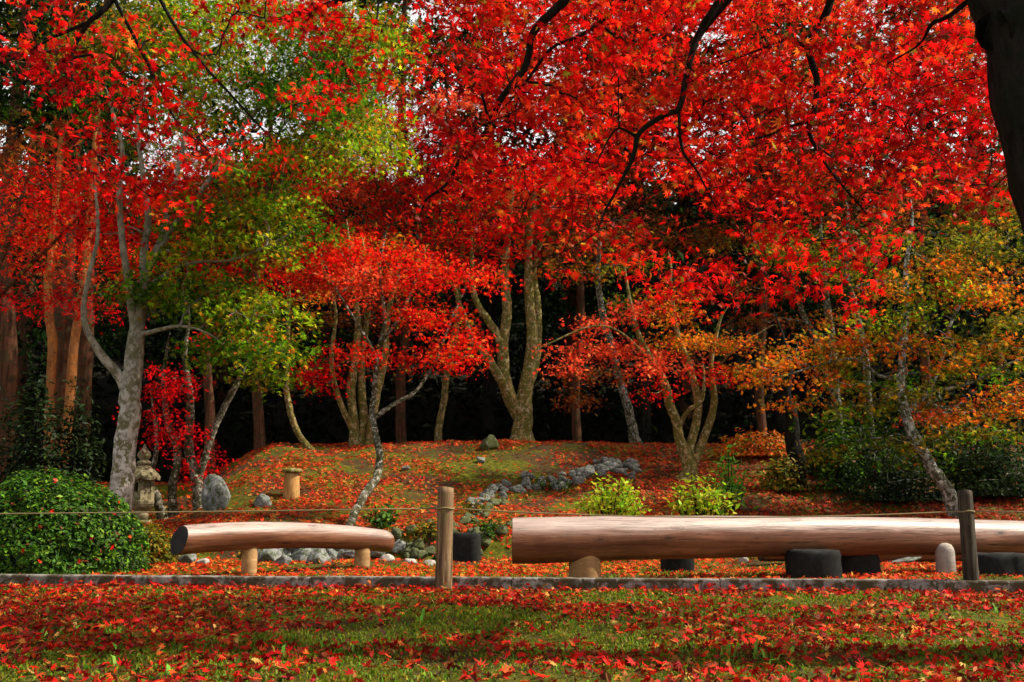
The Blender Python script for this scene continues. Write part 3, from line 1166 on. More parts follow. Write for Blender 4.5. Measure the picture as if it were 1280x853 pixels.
# ------------------------------------------------------------------ stone lantern
ly = 14.6
lb = at(175, 660, ly); lz = float(height(lb[0], lb[1]))
S_ = scale(180, 610, ly)
lan = empty("stone_lantern", (lb[0], lb[1], lz), "weathered stone lantern with upturned roof corners beside the pale maple trunk", "lantern", None, math.radians(-32))


def Z(py):
    return float(at(180, py, ly)[2]) - lz


def Rpx(w):
    return 0.5 * w / S_


mb = MB(); mb.lathe([(Rpx(30), -0.1), (Rpx(30), 0.05), (Rpx(26), .09)], 6); mb.build("base", M['lantern'], lan)
mb = MB(); mb.lathe([(Rpx(17), .08), (Rpx(17), (Z(637) + .08) / 2 - .02), (Rpx(19), (Z(637) + .08) / 2), (Rpx(17), (Z(637) + .08) / 2 + .02), (Rpx(17), Z(638))], 20)
mb.build("post", M['lantern'], lan, True)
mb = MB(); mb.lathe([(Rpx(19), Z(638.5)), (Rpx(25), Z(636)), (Rpx(30), Z(633)), (Rpx(33), Z(630)), (Rpx(34), Z(626.5)), (Rpx(31), Z(625.5))], 6, .3)
mb.build("platform", M['lantern'], lan, bevel=0.006)
# fire box: four corner pillars, rails and a panel with a rosette, open windows
fw = Rpx(26) * 2 * .80
z0, z1 = Z(625.4), Z(599)
fb = MB()
for sx in (-1, 1):
    for sy in (-1, 1):
        fb.box((sx * fw * .37, sy * fw * .37, (z0 + z1) / 2), (fw * .26, fw * .26, z1 - z0))
hh = (z1 - z0)
for s1 in (-1, 1):
    for zc, hz in ((z0 + hh * .2, hh * .395), (z1 - hh * .08, hh * .155)):
        fb.box((0, s1 * fw * .375, zc), (fw * .50, fw * .22, hz))
        fb.box((s1 * fw * .375, 0, zc), (fw * .22, fw * .50, hz))
fire = fb.build("fire_box", M['lantern'], lan)
bw = MB()
bw.box((0, fw * .37, z0 + hh * .62), (fw * .52, fw * .10, hh * .50))
bw.box((-fw * .37, 0, z0 + hh * .62), (fw * .10, fw * .52, hh * .50))
bw.build("dark_backing", M['charred_and_shade'], fire)  # near-black backing added so the window looks dark inside
pn = MB()
pn.box((fw * .37, 0, z0 + hh * .62), (fw * .10, fw * .52, hh * .50))
panel = pn.build("panel", M['lantern'], fire)
rs = MB()
zc_ = z0 + hh * .62
for q in range(6):
    a = q * math.pi / 3
    rs.tube([(fw * .43, .0, zc_), (fw * .43, fw * .19 * math.cos(a), zc_ + fw * .19 * math.sin(a))], [.007, .007], 5)
aa = np.linspace(0, 2 * math.pi, 25)
rs.tube(np.stack([np.full(25, fw * .43), fw * .2 * np.cos(aa), zc_ + fw * .2 * np.sin(aa)], 1), np.full(25, .008), 5, cap=False)
rs.build("rosette", M['lantern'], fire, True)
# roof with six upturned corners
rf = MB()
sides = 48
zb, zt = Z(600), Z(582)
V = []
rows = 9
for i in range(rows + 1):
    t = i / rows
    for k in range(sides):
        a = 2 * math.pi * k / sides + .25
        m6 = abs(((a - .25) / (math.pi / 3)) % 1 - .5) * 2          # 1 at a corner
        hexr = 1 / math.cos(((a - .25 + math.pi / 6) % (math.pi / 3)) - math.pi / 6)
        R_ = Rpx(41) * (1 - t) ** 1.0 * (hexr * .5 + .5) * .97 + Rpx(13) * t
        up = 0.040 * (m6 ** 4) * (1 - t) ** 3
        V.append((R_ * math.cos(a), R_ * math.sin(a), zb + .035 + (zt - zb - .035) * (t ** .75) + up))
nb = len(V)
for k in range(sides):
    v = V[k]
    V.append((v[0] * .97, v[1] * .97, v[2] - .04))
for k in range(sides):
    V.append((V[k][0] * .3, V[k][1] * .3, zb - .0))
Fs = [(i * sides + k, i * sides + (k + 1) % sides, (i + 1) * sides + (k + 1) % sides, (i + 1) * sides + k) for i in range(rows) for k in range(sides)]
Fs += [(nb + k, nb + (k + 1) % sides, (k + 1) % sides, k) for k in range(sides)]
Fs += [(nb + sides + k, nb + sides + (k + 1) % sides, nb + (k + 1) % sides, nb + k) for k in range(sides)]
Fs.append(tuple(nb + sides + k for k in range(sides - 1, -1, -1)))
Fs.append(tuple(rows * sides + k for k in range(sides)))
rf.add(V, Fs)
rf.build("roof", M['lantern'], lan)
mb = MB()
mb.lathe([(Rpx(11), Z(582.5)), (Rpx(16), Z(580.5)), (Rpx(17), Z(578)), (Rpx(12), Z(576)), (Rpx(10), Z(574.5)), (Rpx(15), Z(572)), (Rpx(17), Z(569)), (Rpx(14), Z(565.5)), (Rpx(8), Z(562)), (Rpx(3), Z(558)), (Rpx(1), Z(555))], 18)
mb.build("finial", M['lantern'], lan, True)


# ------------------------------------------------------------------ shrubs
def dome_shrub(name, label, c, rx, ry, rz_, n, pal, size, tpl='kite', mat='leaf_green', bump=.10, stems=9, fill=0.3):
    g = on_ground(c[0], c[1])
    o = empty(name, g, label, "bush")
    d = RNG.standard_normal((n, 3))
    d[:, 2] = np.abs(d[:, 2]) * np.where(RNG.random(n) < .12, -0.4, 1)
    d /= np.linalg.norm(d, axis=1)[:, None]
    a = np.arctan2(d[:, 1], d[:, 0])
    lump = 1 + bump * vnoise(a * 2.2 + d[:, 2] * 2, d[:, 2] * 5 + d[:, 0] * 3, 1.4, 3) + bump * .5 * vnoise(d[:, 0] * 6, d[:, 2] * 6 + d[:, 1] * 5, 1.5, 9)
    depth = 1 - fill * RNG.random(n) ** 2
    P = g + d * np.array([rx, ry, rz_]) * (lump * depth)[:, None]
    P[:, 2] = np.maximum(P[:, 2], g[2] + .02)
    N = d + np.array([0, 0, .5]) + .55 * RNG.standard_normal((n, 3))
    T = RNG.standard_normal((n, 3)) + d * .6 + np.array([0, 0, .4])
    C = pal_pick(pal, n, .25)
    me = leaf_mesh("foliage", tpl, P, N, T, size * RNG.uniform(.6, 1.3, n), C)
    link("foliage", me, M[mat], o, False, True)
    mb = MB()
    for k in range(stems):
        a = RNG.random() * 6.28
        u = RNG.random() * .7
        tip = np.array([rx * u * math.cos(a), ry * u * math.sin(a), rz_ * .85 * math.sqrt(1 - u * u)])
        b = np.array([.12 * math.cos(a), .12 * math.sin(a), -.05])
        P_ = spline(np.array([b, (b + tip) / 2 + RNG.standard_normal(3) * .05, tip]), 4)
        mb.tube(P_, np.linspace(.018, .004, len(P_)), 5)
    mb.build("stems", M['bark_dark'], o)
    return o


c = at(52, 700, 9.75)
dome_shrub("azalea_bush", "big clipped round azalea bush with fresh green leaves at the kerb", c, .98, .80, .93, 36000, 'shrub', .052, bump=.07, fill=.45)
c = at(186, 700, 11.0)
dome_shrub("low_bush", "low dull brown-green bush between the round azalea and the short bench", c, .34, .3, .40, 3500, 'olive', .045, bump=.15)


def leafy_plant(label, px, py_top, py_base, w, pal, Y=None, size=.075, n=220, name="leafy_shrub", tpl='oval'):
    g = ground_at(px, py_base, 9, 24) if Y is None else on_ground(*at(px, py_base, Y)[:2])
    s = scale(px, py_base, g[1])
    h = float(at(px, py_top, g[1])[2] - g[2])
    r = .5 * w / s
    o = empty(name, g, label, "shrub")
    L = Leaves()
    mb = MB()
    ns = max(7, n // 24)
    for k in range(ns):
        a = RNG.random() * 6.28
        u = math.sqrt(RNG.random())
        tip = g + np.array([r * u * math.cos(a), r * u * math.sin(a), h * (1 - .55 * u * u) * RNG.uniform(.55, 1.0)])
        b = g + np.array([.04 * math.cos(a), .04 * math.sin(a), -.05])
        P_ = spline(np.array([b, b * .45 + tip * .55 + RNG.standard_normal(3) * .04, tip]), 4)
        mb.tube(P_ - g, np.linspace(.010, .003, len(P_)), 5)
        m = n // ns
        t = RNG.uniform(.45, 1.03, m)
        P = np.array([P_[int(min(.999, q) * (len(P_) - 1))] for q in t]) + RNG.standard_normal((m, 3)) * size * .75
        d = RNG.standard_normal((m, 3)) + np.array([0, 0, .3])
        L.add(P, np.array([0, 0, 1.0]) + .6 * RNG.standard_normal((m, 3)), d, size * RNG.uniform(.6, 1.25, m), pal_pick(pal, m, .2))
    mb.build("stems", M['bark_dark'], o)
    L.build("foliage", tpl, M['leaf_green'], o, .3)
    return o


leafy_plant("yellow-green leafy shrub peeking over the middle of the long log bench", 765, 582, 650, 88, 'bright', 12.6, .085, 800)
leafy_plant("airy yellow-green shrub behind the long bench below the forked dark-based maple", 878, 584, 650, 92, 'bright', 12.8, .085, 700)
leafy_plant("bright green young shrub standing tallest beside the airy yellow-green one", 918, 548, 640, 52, 'weed', 13.4, .10, 280)
leafy_plant("low dark green shrub around the foot of the leaning maple behind the short bench", 484, 628, 668, 64, 'shrub', 12.3, .08, 260)
leafy_plant("dark green fern-like clump under the left part of the long log bench", 745, 690, 703, 60, 'shrub', 11.3, .07, 120)
leafy_plant("short green growth on the bank right of the square black block", 620, 655, 690, 66, 'shrub', 12.0, .055, 380)
leafy_plant("green creeper growth on the bank left of the pale rope post", 528, 655, 690, 60, 'olive', 12.05, .055, 380)
leafy_plant("olive tuft beside the grey stones under the short log bench", 330, 684, 706, 34, 'olive', 11.6, .05, 160)
leafy_plant("low olive growth under the long bench right of the middle black block", 920, 690, 704, 110, 'olive', 11.6, .06, 330)


leafy_plant("small green growth among the blue-grey stepped stones", 690, 592, 614, 80, 'shrub', 15.4, .06, 260)
leafy_plant("small olive growth below the biggest pale stone of the stepped row", 600, 625, 648, 80, 'olive', 13.7, .06, 260)

# ------------------------------------------------------------------ trees
G_NEAR = "maples whose canopy hangs in near the camera"
G_MID = "maples around the leafy mound"
G_BACK = "red maples behind the mound"

if True:
    # A: big pale-trunked maple, left
    b = on_ground(*at(147, 668, 13)[:2])
    t = Tree("maple_tree", b, "pale-trunked forked maple with green-yellow leaves right of the round bush", "tree", G_MID, 'bark_pale', 'maple5', .092, spray=(.36, .06))
    t.limb([(145, 668, 13, 32), (150, 620, 13, 29), (156, 560, 13, 27), (163, 510, 13, 26), (166, 465, 13, 24), (171, 420, 13, 20), (178, 370, 13.1, 15), (181, 320, 13.1, 10), (185, 270, 13.2, 8), (178, 215, 13.3, 6), (172, 160, 13.4, 5), (182, 100, 13.5, 3)], 14, start_ground=True)
    t.limb([(164, 500, 13, 15), (142, 465, 12.9, 13), (122, 440, 12.8, 11), (108, 412, 12.7, 8), (104, 380, 12.6, 7), (112, 340, 12.5, 6), (122, 290, 12.5, 5), (118, 230, 12.4, 3)])
    t.limb([(172, 420, 13, 13), (160, 350, 12.9, 9), (152, 290, 12.8, 8), (150, 230, 12.7, 7), (152, 180, 12.6, 5), (138, 130, 12.5, 4)])
    t.limb([(180, 350, 13.1, 12), (200, 300, 13.3, 8), (210, 260, 13.4, 7), (225, 200, 13.6, 6), (235, 150, 13.7, 6), (245, 90, 13.9, 4)])
    t.limb([(182, 340, 13.1, 9), (215, 285, 13, 7), (262, 225, 12.9, 6), (300, 165, 12.8, 5), (345, 110, 12.7, 5), (395, 70, 12.6, 3)])
    t.limb([(182, 360, 13.1, 7), (235, 330, 12.8, 4), (290, 325, 12.6, 3), (350, 300, 12.4, 3)])
    t.limb([(174, 418, 13, 7), (225, 408, 12.7, 4), (262, 418, 12.5, 2)], 6)
    for px, py, rx, ry, pal in ((325, 262, 70, 26, 'ygreen'), (375, 290, 40, 30, 'green'), (300, 300, 60, 22, 'ygreen'), (350, 235, 50, 18, 'green'),
                                (250, 365, 80, 26, 'green'), (305, 385, 72, 28, 'ygreen'), (330, 430, 50, 20, 'green'), (330, 468, 40, 16, 'ygreen'), (270, 410, 40, 18, 'green'),
                                (345, 112, 62, 34, 'green'), (400, 95, 50, 40, 'green'), (280, 95, 50, 40, 'ygreen'), (385, 190, 45, 26, 'ygreen'), (440, 150, 40, 30, 'ygreen'),
                                (200, 372, 45, 18, 'green'), (178, 352, 34, 14, 'green'), (215, 310, 50, 16, 'ygreen'), (240, 280, 40, 16, 'green'), (140, 290, 40, 20, 'red'), (200, 240, 50, 20, 'red'), (330, 400, 60, 20, 'green'), (290, 440, 60, 18, 'green'), (360, 440, 40, 14, 'ygreen'), (150, 335, 30, 10, 'red'), (235, 50, 70, 40, 'ygreen'), (180, 30, 60, 40, 'olive'), (330, 30, 50, 25, 'ygreen'), (300, 205, 35, 16, 'green'),
                                (265, 240, 50, 25, 'olive'), (420, 40, 50, 30, 'ygreen'), (450, 100, 50, 34, 'green'), (395, 140, 60, 26, 'green'), (390, 60, 60, 30, 'green'), (470, 190, 40, 26, 'ygreen'), (340, 60, 26, 18, 'green'), (480, 50, 40, 40, 'ygreen'), (250, 130, 50, 26, 'ygreen'), (130, 60, 60, 40, 'olive'), (250, 10, 90, 26, 'ygreen'), (370, 5, 90, 20, 'olive'), (330, 150, 24, 12, 'green')):
        t.pad(px, py, rx, ry, 13 + random.uniform(-.5, .7), .7, pal, 3.2)
    t.done()

    # B: clump with crimson low foliage
    b = on_ground(*at(225, 652, 15)[:2])
    t = Tree("maple_tree", b, "slender many-stemmed maple with low crimson leaves between stone lantern and boulder", "tree", G_MID, 'bark_grey', 'maple5', .075)
    t.limb([(217, 655, 15, 12), (216, 610, 15, 11), (223, 570, 15, 10), (212, 530, 15, 9), (205, 480, 15, 6), (210, 430, 15, 3)], start_ground=True)
    t.limb([(250, 658, 15, 13), (245, 600, 15, 13), (236, 555, 15, 11), (238, 500, 15, 9), (232, 450, 15, 6), (236, 400, 15, 3)], start_ground=True)
    t.limb([(247, 610, 15, 10), (262, 552, 15, 8), (282, 505, 15, 8), (302, 468, 15, 7), (315, 430, 15, 4)])
    t.limb([(205, 655, 14.9, 13), (196, 622, 14.9, 11), (188, 600, 15, 8), (196, 560, 15, 6), (190, 500, 15, 3)], start_ground=True)
    for px, py, rx, ry, pal in ((205, 492, 30, 17, 'crimson'), (222, 545, 42, 15, 'crimson'), (238, 585, 26, 14, 'crimson'), (262, 425, 24, 9, 'red'), (322, 425, 28, 9, 'red'),
                                (215, 470, 34, 10, 'crimson'), (196, 520, 26, 12, 'crimson'), (262, 570, 20, 10, 'crimson'), (255, 605, 14, 8, 'crimson'), (300, 410, 30, 9, 'crimson')):
        t.pad(px, py, rx, ry, 15 + random.uniform(-.3, .3), .4, pal, 2.0, r0=.012)
    t.done()

    # C: thin curving tree
    b = on_ground(*at(398, 578, 18)[:2])
    t = Tree("maple_tree", b, "thin maple with a bare snaking stem at the left edge of the mound crest", "tree", G_MID, 'bark_gold', 'maple5', .085)
    t.limb([(398, 578, 18, 9), (376, 550, 18, 8), (362, 510, 18, 8), (358, 470, 18, 7), (359, 420, 18, 6), (362, 370, 18, 5), (355, 310, 18, 3)], start_ground=True)
    for px, py, rx, ry, pal in ((355, 330, 50, 25, 'rust'), (385, 372, 38, 14, 'orange'), (330, 300, 40, 20, 'rust')):
        t.pad(px, py, rx, ry, 18, .5, pal, 1.6)
    t.done()

    # D: multi stem golden tree
    b = on_ground(*at(455, 562, 18.8)[:2])
    t = Tree("maple_tree", b, "clump of four golden mossy stems under rust leaves on the mound's left crest", "tree", G_MID, 'bark_gold', 'maple5', .09)
    t.limb([(445, 566, 18.8, 14), (441, 520, 18.8, 12), (440, 470, 18.8, 11), (448, 410, 18.8, 9), (440, 350, 18.8, 6), (436, 300, 18.8, 4)], start_ground=True)
    t.limb([(452, 566, 18.9, 14), (454, 510, 18.9, 11), (452, 450, 18.9, 9), (458, 390, 18.9, 8), (455, 320, 19, 5)], start_ground=True)
    t.limb([(462, 566, 18.8, 12), (467, 510, 18.7, 10), (480, 450, 18.6, 9), (486, 390, 18.6, 7), (500, 330, 18.5, 4)], start_ground=True)
    t.limb([(441, 540, 18.7, 8), (425, 500, 18.6, 7), (414, 450, 18.5, 6), (420, 390, 18.4, 4), (405, 340, 18.4, 3)])
    for px, py, rx, ry, pal in ((430, 350, 60, 26, 'rust'), (500, 350, 50, 22, 'rust'), (470, 310, 70, 22, 'orange'), (400, 400, 30, 14, 'rust'), (520, 385, 30, 14, 'rust'), (450, 400, 40, 12, 'rust')):
        t.pad(px, py, rx, ry, 18.9, .8, pal, 1.4)
    t.done()

    # D2: leaning nearer maple with flat red pads
    b = on_ground(*at(434, 672, 12.35)[:2])
    t = Tree("maple_tree", b, "leaning lichen-spotted maple with flat bright red sprays rising behind the short bench", "tree", G_MID, 'bark_grey', 'maple5', .075)
    t.limb([(432, 676, 12.35, 10), (445, 640, 12.6, 11), (461, 612, 12.9, 11), (474, 587, 13.2, 10), (472, 552, 13.3, 9), (466, 525, 13.4, 8), (468, 490, 13.5, 7), (473, 440, 13.6, 6), (480, 400, 13.7, 5), (474, 345, 13.8, 4), (480, 300, 13.8, 3)], start_ground=True, flare=.3)
    t.limb([(466, 522, 13.4, 8), (490, 507, 13.4, 6), (515, 493, 13.5, 5), (530, 475, 13.6, 4), (546, 448, 13.7, 3), (562, 405, 13.8, 3), (585, 350, 13.9, 2)], 7)
    t.limb([(473, 450, 13.6, 5), (450, 410, 13.5, 4), (425, 370, 13.4, 3), (405, 330, 13.3, 2)], 7)
    t.limb([(474, 430, 13.6, 5), (498, 400, 13.7, 4), (515, 360, 13.8, 3), (530, 320, 13.9, 2)], 7)
    for px, py, rx, ry, pal in ((395, 458, 34, 10, 'red'), (440, 439, 44, 8, 'scarlet'), (400, 474, 28, 9, 'crimson'), (520, 446, 30, 8, 'scarlet'), (562, 443, 34, 10, 'scarlet'), (596, 418, 28, 12, 'scarlet'),
                                (548, 396, 54, 10, 'scarlet'), (575, 452, 30, 8, 'red'), (515, 388, 34, 8, 'scarlet'), (450, 352, 80, 16, 'salmon'), (385, 338, 45, 18, 'red'), (530, 345, 55, 14, 'red'), (480, 320, 80, 18, 'scarlet'), (420, 315, 50, 18, 'red'), (600, 340, 40, 14, 'scarlet')):
        t.pad(px, py, rx, ry, 13.6 + random.uniform(-.2, .3), .5, pal, 3.2, r0=.011)
    t.done()

    # E: central golden maple on the mound crest
    b = on_ground(*at(650, 563, 19.3)[:2])
    t = Tree("maple_tree", b, "golden-barked maple forking from one stout foot at the centre of the mound crest", "tree", G_MID, 'bark_gold', 'maple5', .10)
    t.limb([(650, 568, 19.3, 36), (652, 545, 19.3, 26), (654, 515, 19.3, 22), (660, 470, 19.3, 16), (666, 420, 19.3, 14), (660, 365, 19.4, 12), (661, 310, 19.4, 9), (668, 250, 19.5, 6)], 12, start_ground=True, flare=1.0)
    t.limb([(650, 528, 19.3, 20), (634, 485, 19.2, 17), (629, 430, 19.2, 14), (634, 380, 19.2, 12), (631, 320, 19.2, 9), (640, 250, 19.2, 5)])
    t.limb([(630, 440, 19.2, 12), (612, 402, 19.1, 10), (595, 372, 19, 8), (590, 320, 19, 5)])
    t.limb([(641, 505, 19.2, 13), (615, 455, 19, 11), (592, 425, 19, 9), (578, 390, 18.9, 6), (560, 340, 18.8, 4)])
    t.limb([(657, 505, 19.3, 12), (671, 450, 19.4, 10), (673, 390, 19.4, 9), (669, 330, 19.5, 7), (690, 260, 19.5, 4)])
    t.limb([(648, 560, 19.2, 14), (635, 568, 19.0, 9), (622, 570, 18.8, 5)], 7)
    t.limb([(652, 560, 19.2, 12), (660, 572, 18.9, 8), (664, 582, 18.6, 4)], 7)
    for px, py, rx, ry, pal in ((600, 300, 80, 34, 'red'), (660, 262, 80, 34, 'rust'), (560, 335, 36, 16, 'scarlet'), (690, 305, 50, 26, 'rust'), (640, 220, 90, 40, 'red'), (600, 250, 60, 30, 'scarlet'), (720, 240, 60, 40, 'red')):
        t.pad(px, py, rx, ry, 19.3, 1.0, pal, 1.6, r0=.03)
    t.done()

    # E2, F: thin slanted trees
    b = on_ground(*at(548, 540, 21)[:2])
    t = Tree("maple_tree", b, "thin slanted bare maple stem in the dark gap left of the golden forked maple", "tree", G_MID, 'bark_gold', 'maple5', .10)
    t.limb([(546, 556, 21, 11), (552, 520, 21, 9), (560, 470, 21, 9), (572, 400, 21, 8), (574, 350, 21, 6), (580, 290, 21, 4)], start_ground=True)
    for px, py, rx, ry in ((575, 300, 50, 25), (540, 320, 40, 18)):
        t.pad(px, py, rx, ry, 21, .8, 'rust', 1.4)
    t.done()
    b = on_ground(*at(795, 557, 19)[:2])
    t = Tree("maple_tree", b, "slim grey maple bending left, alone in the dark right of the mound centre", "tree", G_MID, 'bark_grey', 'maple5', .09)
    t.limb([(796, 562, 19, 15), (790, 530, 19, 12), (779, 490, 19, 11), (768, 450, 19, 10), (757, 400, 19, 9), (748, 345, 19, 7), (752, 280, 19, 4)], start_ground=True)
    for px, py, rx, ry, pal in ((750, 290, 60, 30, 'rust'), (790, 330, 40, 18, 'olive'), (720, 340, 40, 16, 'orange'), (780, 375, 30, 12, 'ygreen')):
        t.pad(px, py, rx, ry, 19.2, .8, pal, 1.4)
    t.done()

    # G: forked maple with salmon-red pads
    b = on_ground(*at(862, 606, 15.8)[:2])
    t = Tree("maple_tree", b, "crooked maple with a forked foot and layered salmon-red sprays right of the mound centre", "tree", G_MID, 'bark_gold', 'maple5', .075)
    t.limb([(860, 610, 15.8, 22), (862, 585, 15.8, 18), (850, 548, 15.8, 13), (842, 515, 15.8, 12), (828, 475, 15.7, 11), (802, 425, 15.6, 8), (788, 380, 15.5, 5), (780, 330, 15.5, 3)], start_ground=True, flare=.9)
    t.limb([(862, 585, 15.8, 14), (880, 545, 15.9, 11), (893, 500, 15.9, 9), (889, 455, 16, 6), (900, 400, 16, 4)])
    t.limb([(864, 575, 15.8, 12), (872, 520, 15.9, 10), (866, 470, 16, 9), (850, 425, 16, 7), (842, 390, 16, 5), (838, 330, 16, 3)])
    t.limb([(848, 535, 15.8, 6), (862, 512, 15.6, 6), (878, 500, 15.5, 5), (880, 470, 15.4, 3)], 7)
    t.limb([(815, 450, 15.6, 5), (775, 415, 15.4, 3), (740, 408, 15.3, 3), (690, 428, 15.2, 2)], 6)
    t.limb([(885, 470, 15.9, 4), (915, 440, 15.7, 3), (960, 410, 15.6, 2)], 6)
    for px, py, rx, ry, pal in ((800, 385, 38, 8, 'salmon'), (745, 402, 40, 7, 'salmon'), (735, 432, 54, 8, 'salmon'), (790, 440, 66, 9, 'salmon'), (852, 424, 48, 8, 'orange'), (835, 458, 52, 8, 'salmon'),
                                (720, 500, 24, 8, 'rust'), (745, 470, 40, 9, 'rust'), (892, 465, 30, 9, 'red'), (925, 425, 44, 11, 'orange'), (850, 395, 40, 8, 'orange'), (700, 455, 24, 8, 'salmon'), (820, 490, 25, 6, 'red'), (930, 465, 40, 9, 'orange'), (840, 370, 40, 9, 'orange')):
        t.pad(px, py, rx, ry, 15.6 + random.uniform(-.3, .3), .45, pal, 3.0, r0=.011)
    t.done()

    # H: right group
    b = on_ground(*at(1198, 645, 13.3)[:2])
    t = Tree("maple_tree", b, "leaning maple with a lichen-white trunk left of the dark rope post, orange-olive crown", "tree", G_MID, 'bark_white', 'maple5', .085, spray=(.34, .05))
    t.limb([(1200, 655, 13.3, 19), (1186, 618, 13.2, 17), (1162, 582, 13.1, 15), (1138, 535, 13.1, 13), (1128, 500, 13.2, 11), (1127, 450, 13.4, 9), (1133, 390, 13.9, 8), (1132, 340, 14, 6), (1140, 280, 14, 4)], start_ground=True)
    t.limb([(1132, 515, 13.7, 9), (1160, 490, 13.8, 6), (1178, 445, 13.9, 5), (1190, 400, 14, 4), (1220, 350, 14, 3)], 7)
    t.limb([(1128, 470, 13.7, 7), (1100, 470, 13.6, 5), (1070, 450, 13.5, 4), (1030, 455, 13.4, 3), (980, 470, 13.4, 2)], 6)
    t.limb([(1160, 490, 13.8, 5), (1210, 480, 13.7, 4), (1260, 455, 13.6, 3)], 6)
    for px, py, rx, ry, pal in ((1090, 425, 90, 20, 'orange'), (1000, 452, 66, 14, 'orange'), (960, 475, 34, 9, 'orange'), (1205, 425, 80, 16, 'olive'), (1235, 350, 55, 26, 'orange'), (1180, 305, 80, 24, 'olive'),
                                (1120, 400, 60, 18, 'ygreen'), (1060, 450, 60, 14, 'olive'), (1200, 512, 80, 14, 'orange'), (1120, 490, 70, 12, 'olive'), (1240, 455, 55, 16, 'olive'), (1245, 530, 50, 18, 'olive'),
                                (1250, 300, 50, 26, 'olive'), (1170, 360, 60, 20, 'ygreen'), (1090, 500, 60, 12, 'olive'), (1270, 400, 50, 18, 'olive'), (1170, 520, 50, 9, 'salmon'), (1030, 428, 60, 9, 'orange'), (1160, 455, 60, 10, 'orange'), (1250, 372, 50, 12, 'orange'), (1230, 428, 60, 11, 'orange'), (1100, 360, 50, 12, 'orange'), (1255, 505, 50, 10, 'orange'), (1040, 505, 50, 10, 'olive'), (980, 500, 40, 9, 'orange'), (1195, 330, 60, 14, 'orange'), (1075, 548, 60, 10, 'green'), (1150, 572, 60, 10, 'green'), (1245, 562, 60, 12, 'dkgreen'), (1255, 596, 50, 12, 'dkgreen'), (1205, 540, 60, 10, 'green'), (1045, 522, 50, 10, 'green'), (1020, 560, 40, 9, 'olive'), (1110, 600, 40, 9, 'dkgreen'), (1090, 470, 50, 9, 'green'), (1210, 470, 60, 10, 'green'), (1290, 480, 50, 25, 'orange'), (1040, 480, 50, 12, 'orange'), (1150, 545, 60, 14, 'olive')):
        t.pad(px, py, rx, ry, 13.7 + random.uniform(-.5, .5), .7, pal, 2.0, r0=.013)
    t.done()
    b = on_ground(*at(1030, 600, 17)[:2])
    t = Tree("maple_tree", b, "maple with two thin grey stems and olive leaves right of the salmon-red maple", "tree", G_MID, 'bark_grey', 'maple5', .085)
    t.limb([(1052, 600, 17, 13), (1046, 520, 17, 11), (1040, 430, 17, 10), (1032, 365, 17, 9), (1026, 300, 17, 5)], start_ground=True)
    t.limb([(1044, 500, 17, 9), (1022, 430, 17, 8), (1000, 380, 17, 7), (985, 320, 17, 4)])
    for px, py, rx, ry, pal in ((1010, 325, 60, 20, 'olive'), (1060, 330, 60, 18, 'ygreen'), (960, 360, 50, 16, 'rust'), (980, 300, 60, 20, 'olive'), (960, 400, 40, 12, 'rust')):
        t.pad(px, py, rx, ry, 17, .7, pal, 1.7)
    t.done()
    b = on_ground(*at(1088, 600, 16.2)[:2])
    t = Tree("maple_tree", b, "maple with one thin pale stem between the leaning white trunk and the two-stemmed maple", "tree", G_MID, 'bark_grey', 'maple5', .085)
    t.limb([(1094, 600, 16.2, 12), (1088, 520, 16.2, 10), (1082, 450, 16.2, 9), (1070, 390, 16.2, 8), (1058, 335, 16.2, 5), (1060, 270, 16.2, 3)], start_ground=True)
    for px, py, rx, ry, pal in ((1080, 300, 60, 20, 'olive'), (1090, 350, 60, 18, 'olive'), (1120, 265, 60, 22, 'rust'), (1040, 400, 34, 10, 'orange')):
        t.pad(px, py, rx, ry, 16.2, .7, pal, 1.7)
    t.done()

    # K: red maples behind, filling between the others
    def back_maple(label, bx, Y, stems, pads, ls=.12, lai=1.9):
        b = on_ground(*at(bx, 560, Y)[:2])
        t = Tree("maple_tree", b, label, "tree", G_BACK, 'bark_cedar', 'star', ls, spray=(.5, .10))
        for st in stems:
            t.limb(st, 8, start_ground=st[0][1] > 540)
        for px, py, rx, ry, pl in pads:
            t.pad(px, py, rx, ry, Y + random.uniform(-.8, .8), 1.2, pl, lai, r0=.03)
        t.done()

    back_maple("glowing red maple between the green-yellow maple and the golden forked maple", 500, 21.5,
               [[(505, 560, 21.5, 14), (500, 480, 21.5, 12), (510, 400, 21.5, 10), (495, 320, 21.5, 8), (470, 230, 21.5, 5)], [(505, 420, 21.5, 9), (540, 330, 21.5, 7), (560, 220, 21.5, 5)]],
               [(480, 285, 90, 34, 'scarlet'), (420, 250, 60, 36, 'salmon'), (540, 240, 70, 34, 'red'), (470, 215, 80, 34, 'salmon'), (400, 310, 70, 30, 'scarlet'), (500, 165, 70, 34, 'red'), (580, 180, 70, 36, 'red'), (450, 345, 50, 16, 'salmon'), (560, 130, 60, 26, 'salmon'), (620, 120, 50, 36, 'red'), (430, 190, 60, 26, 'salmon'), (470, 120, 50, 26, 'rust'), (360, 240, 40, 26, 'salmon'), (530, 70, 60, 26, 'rust')])
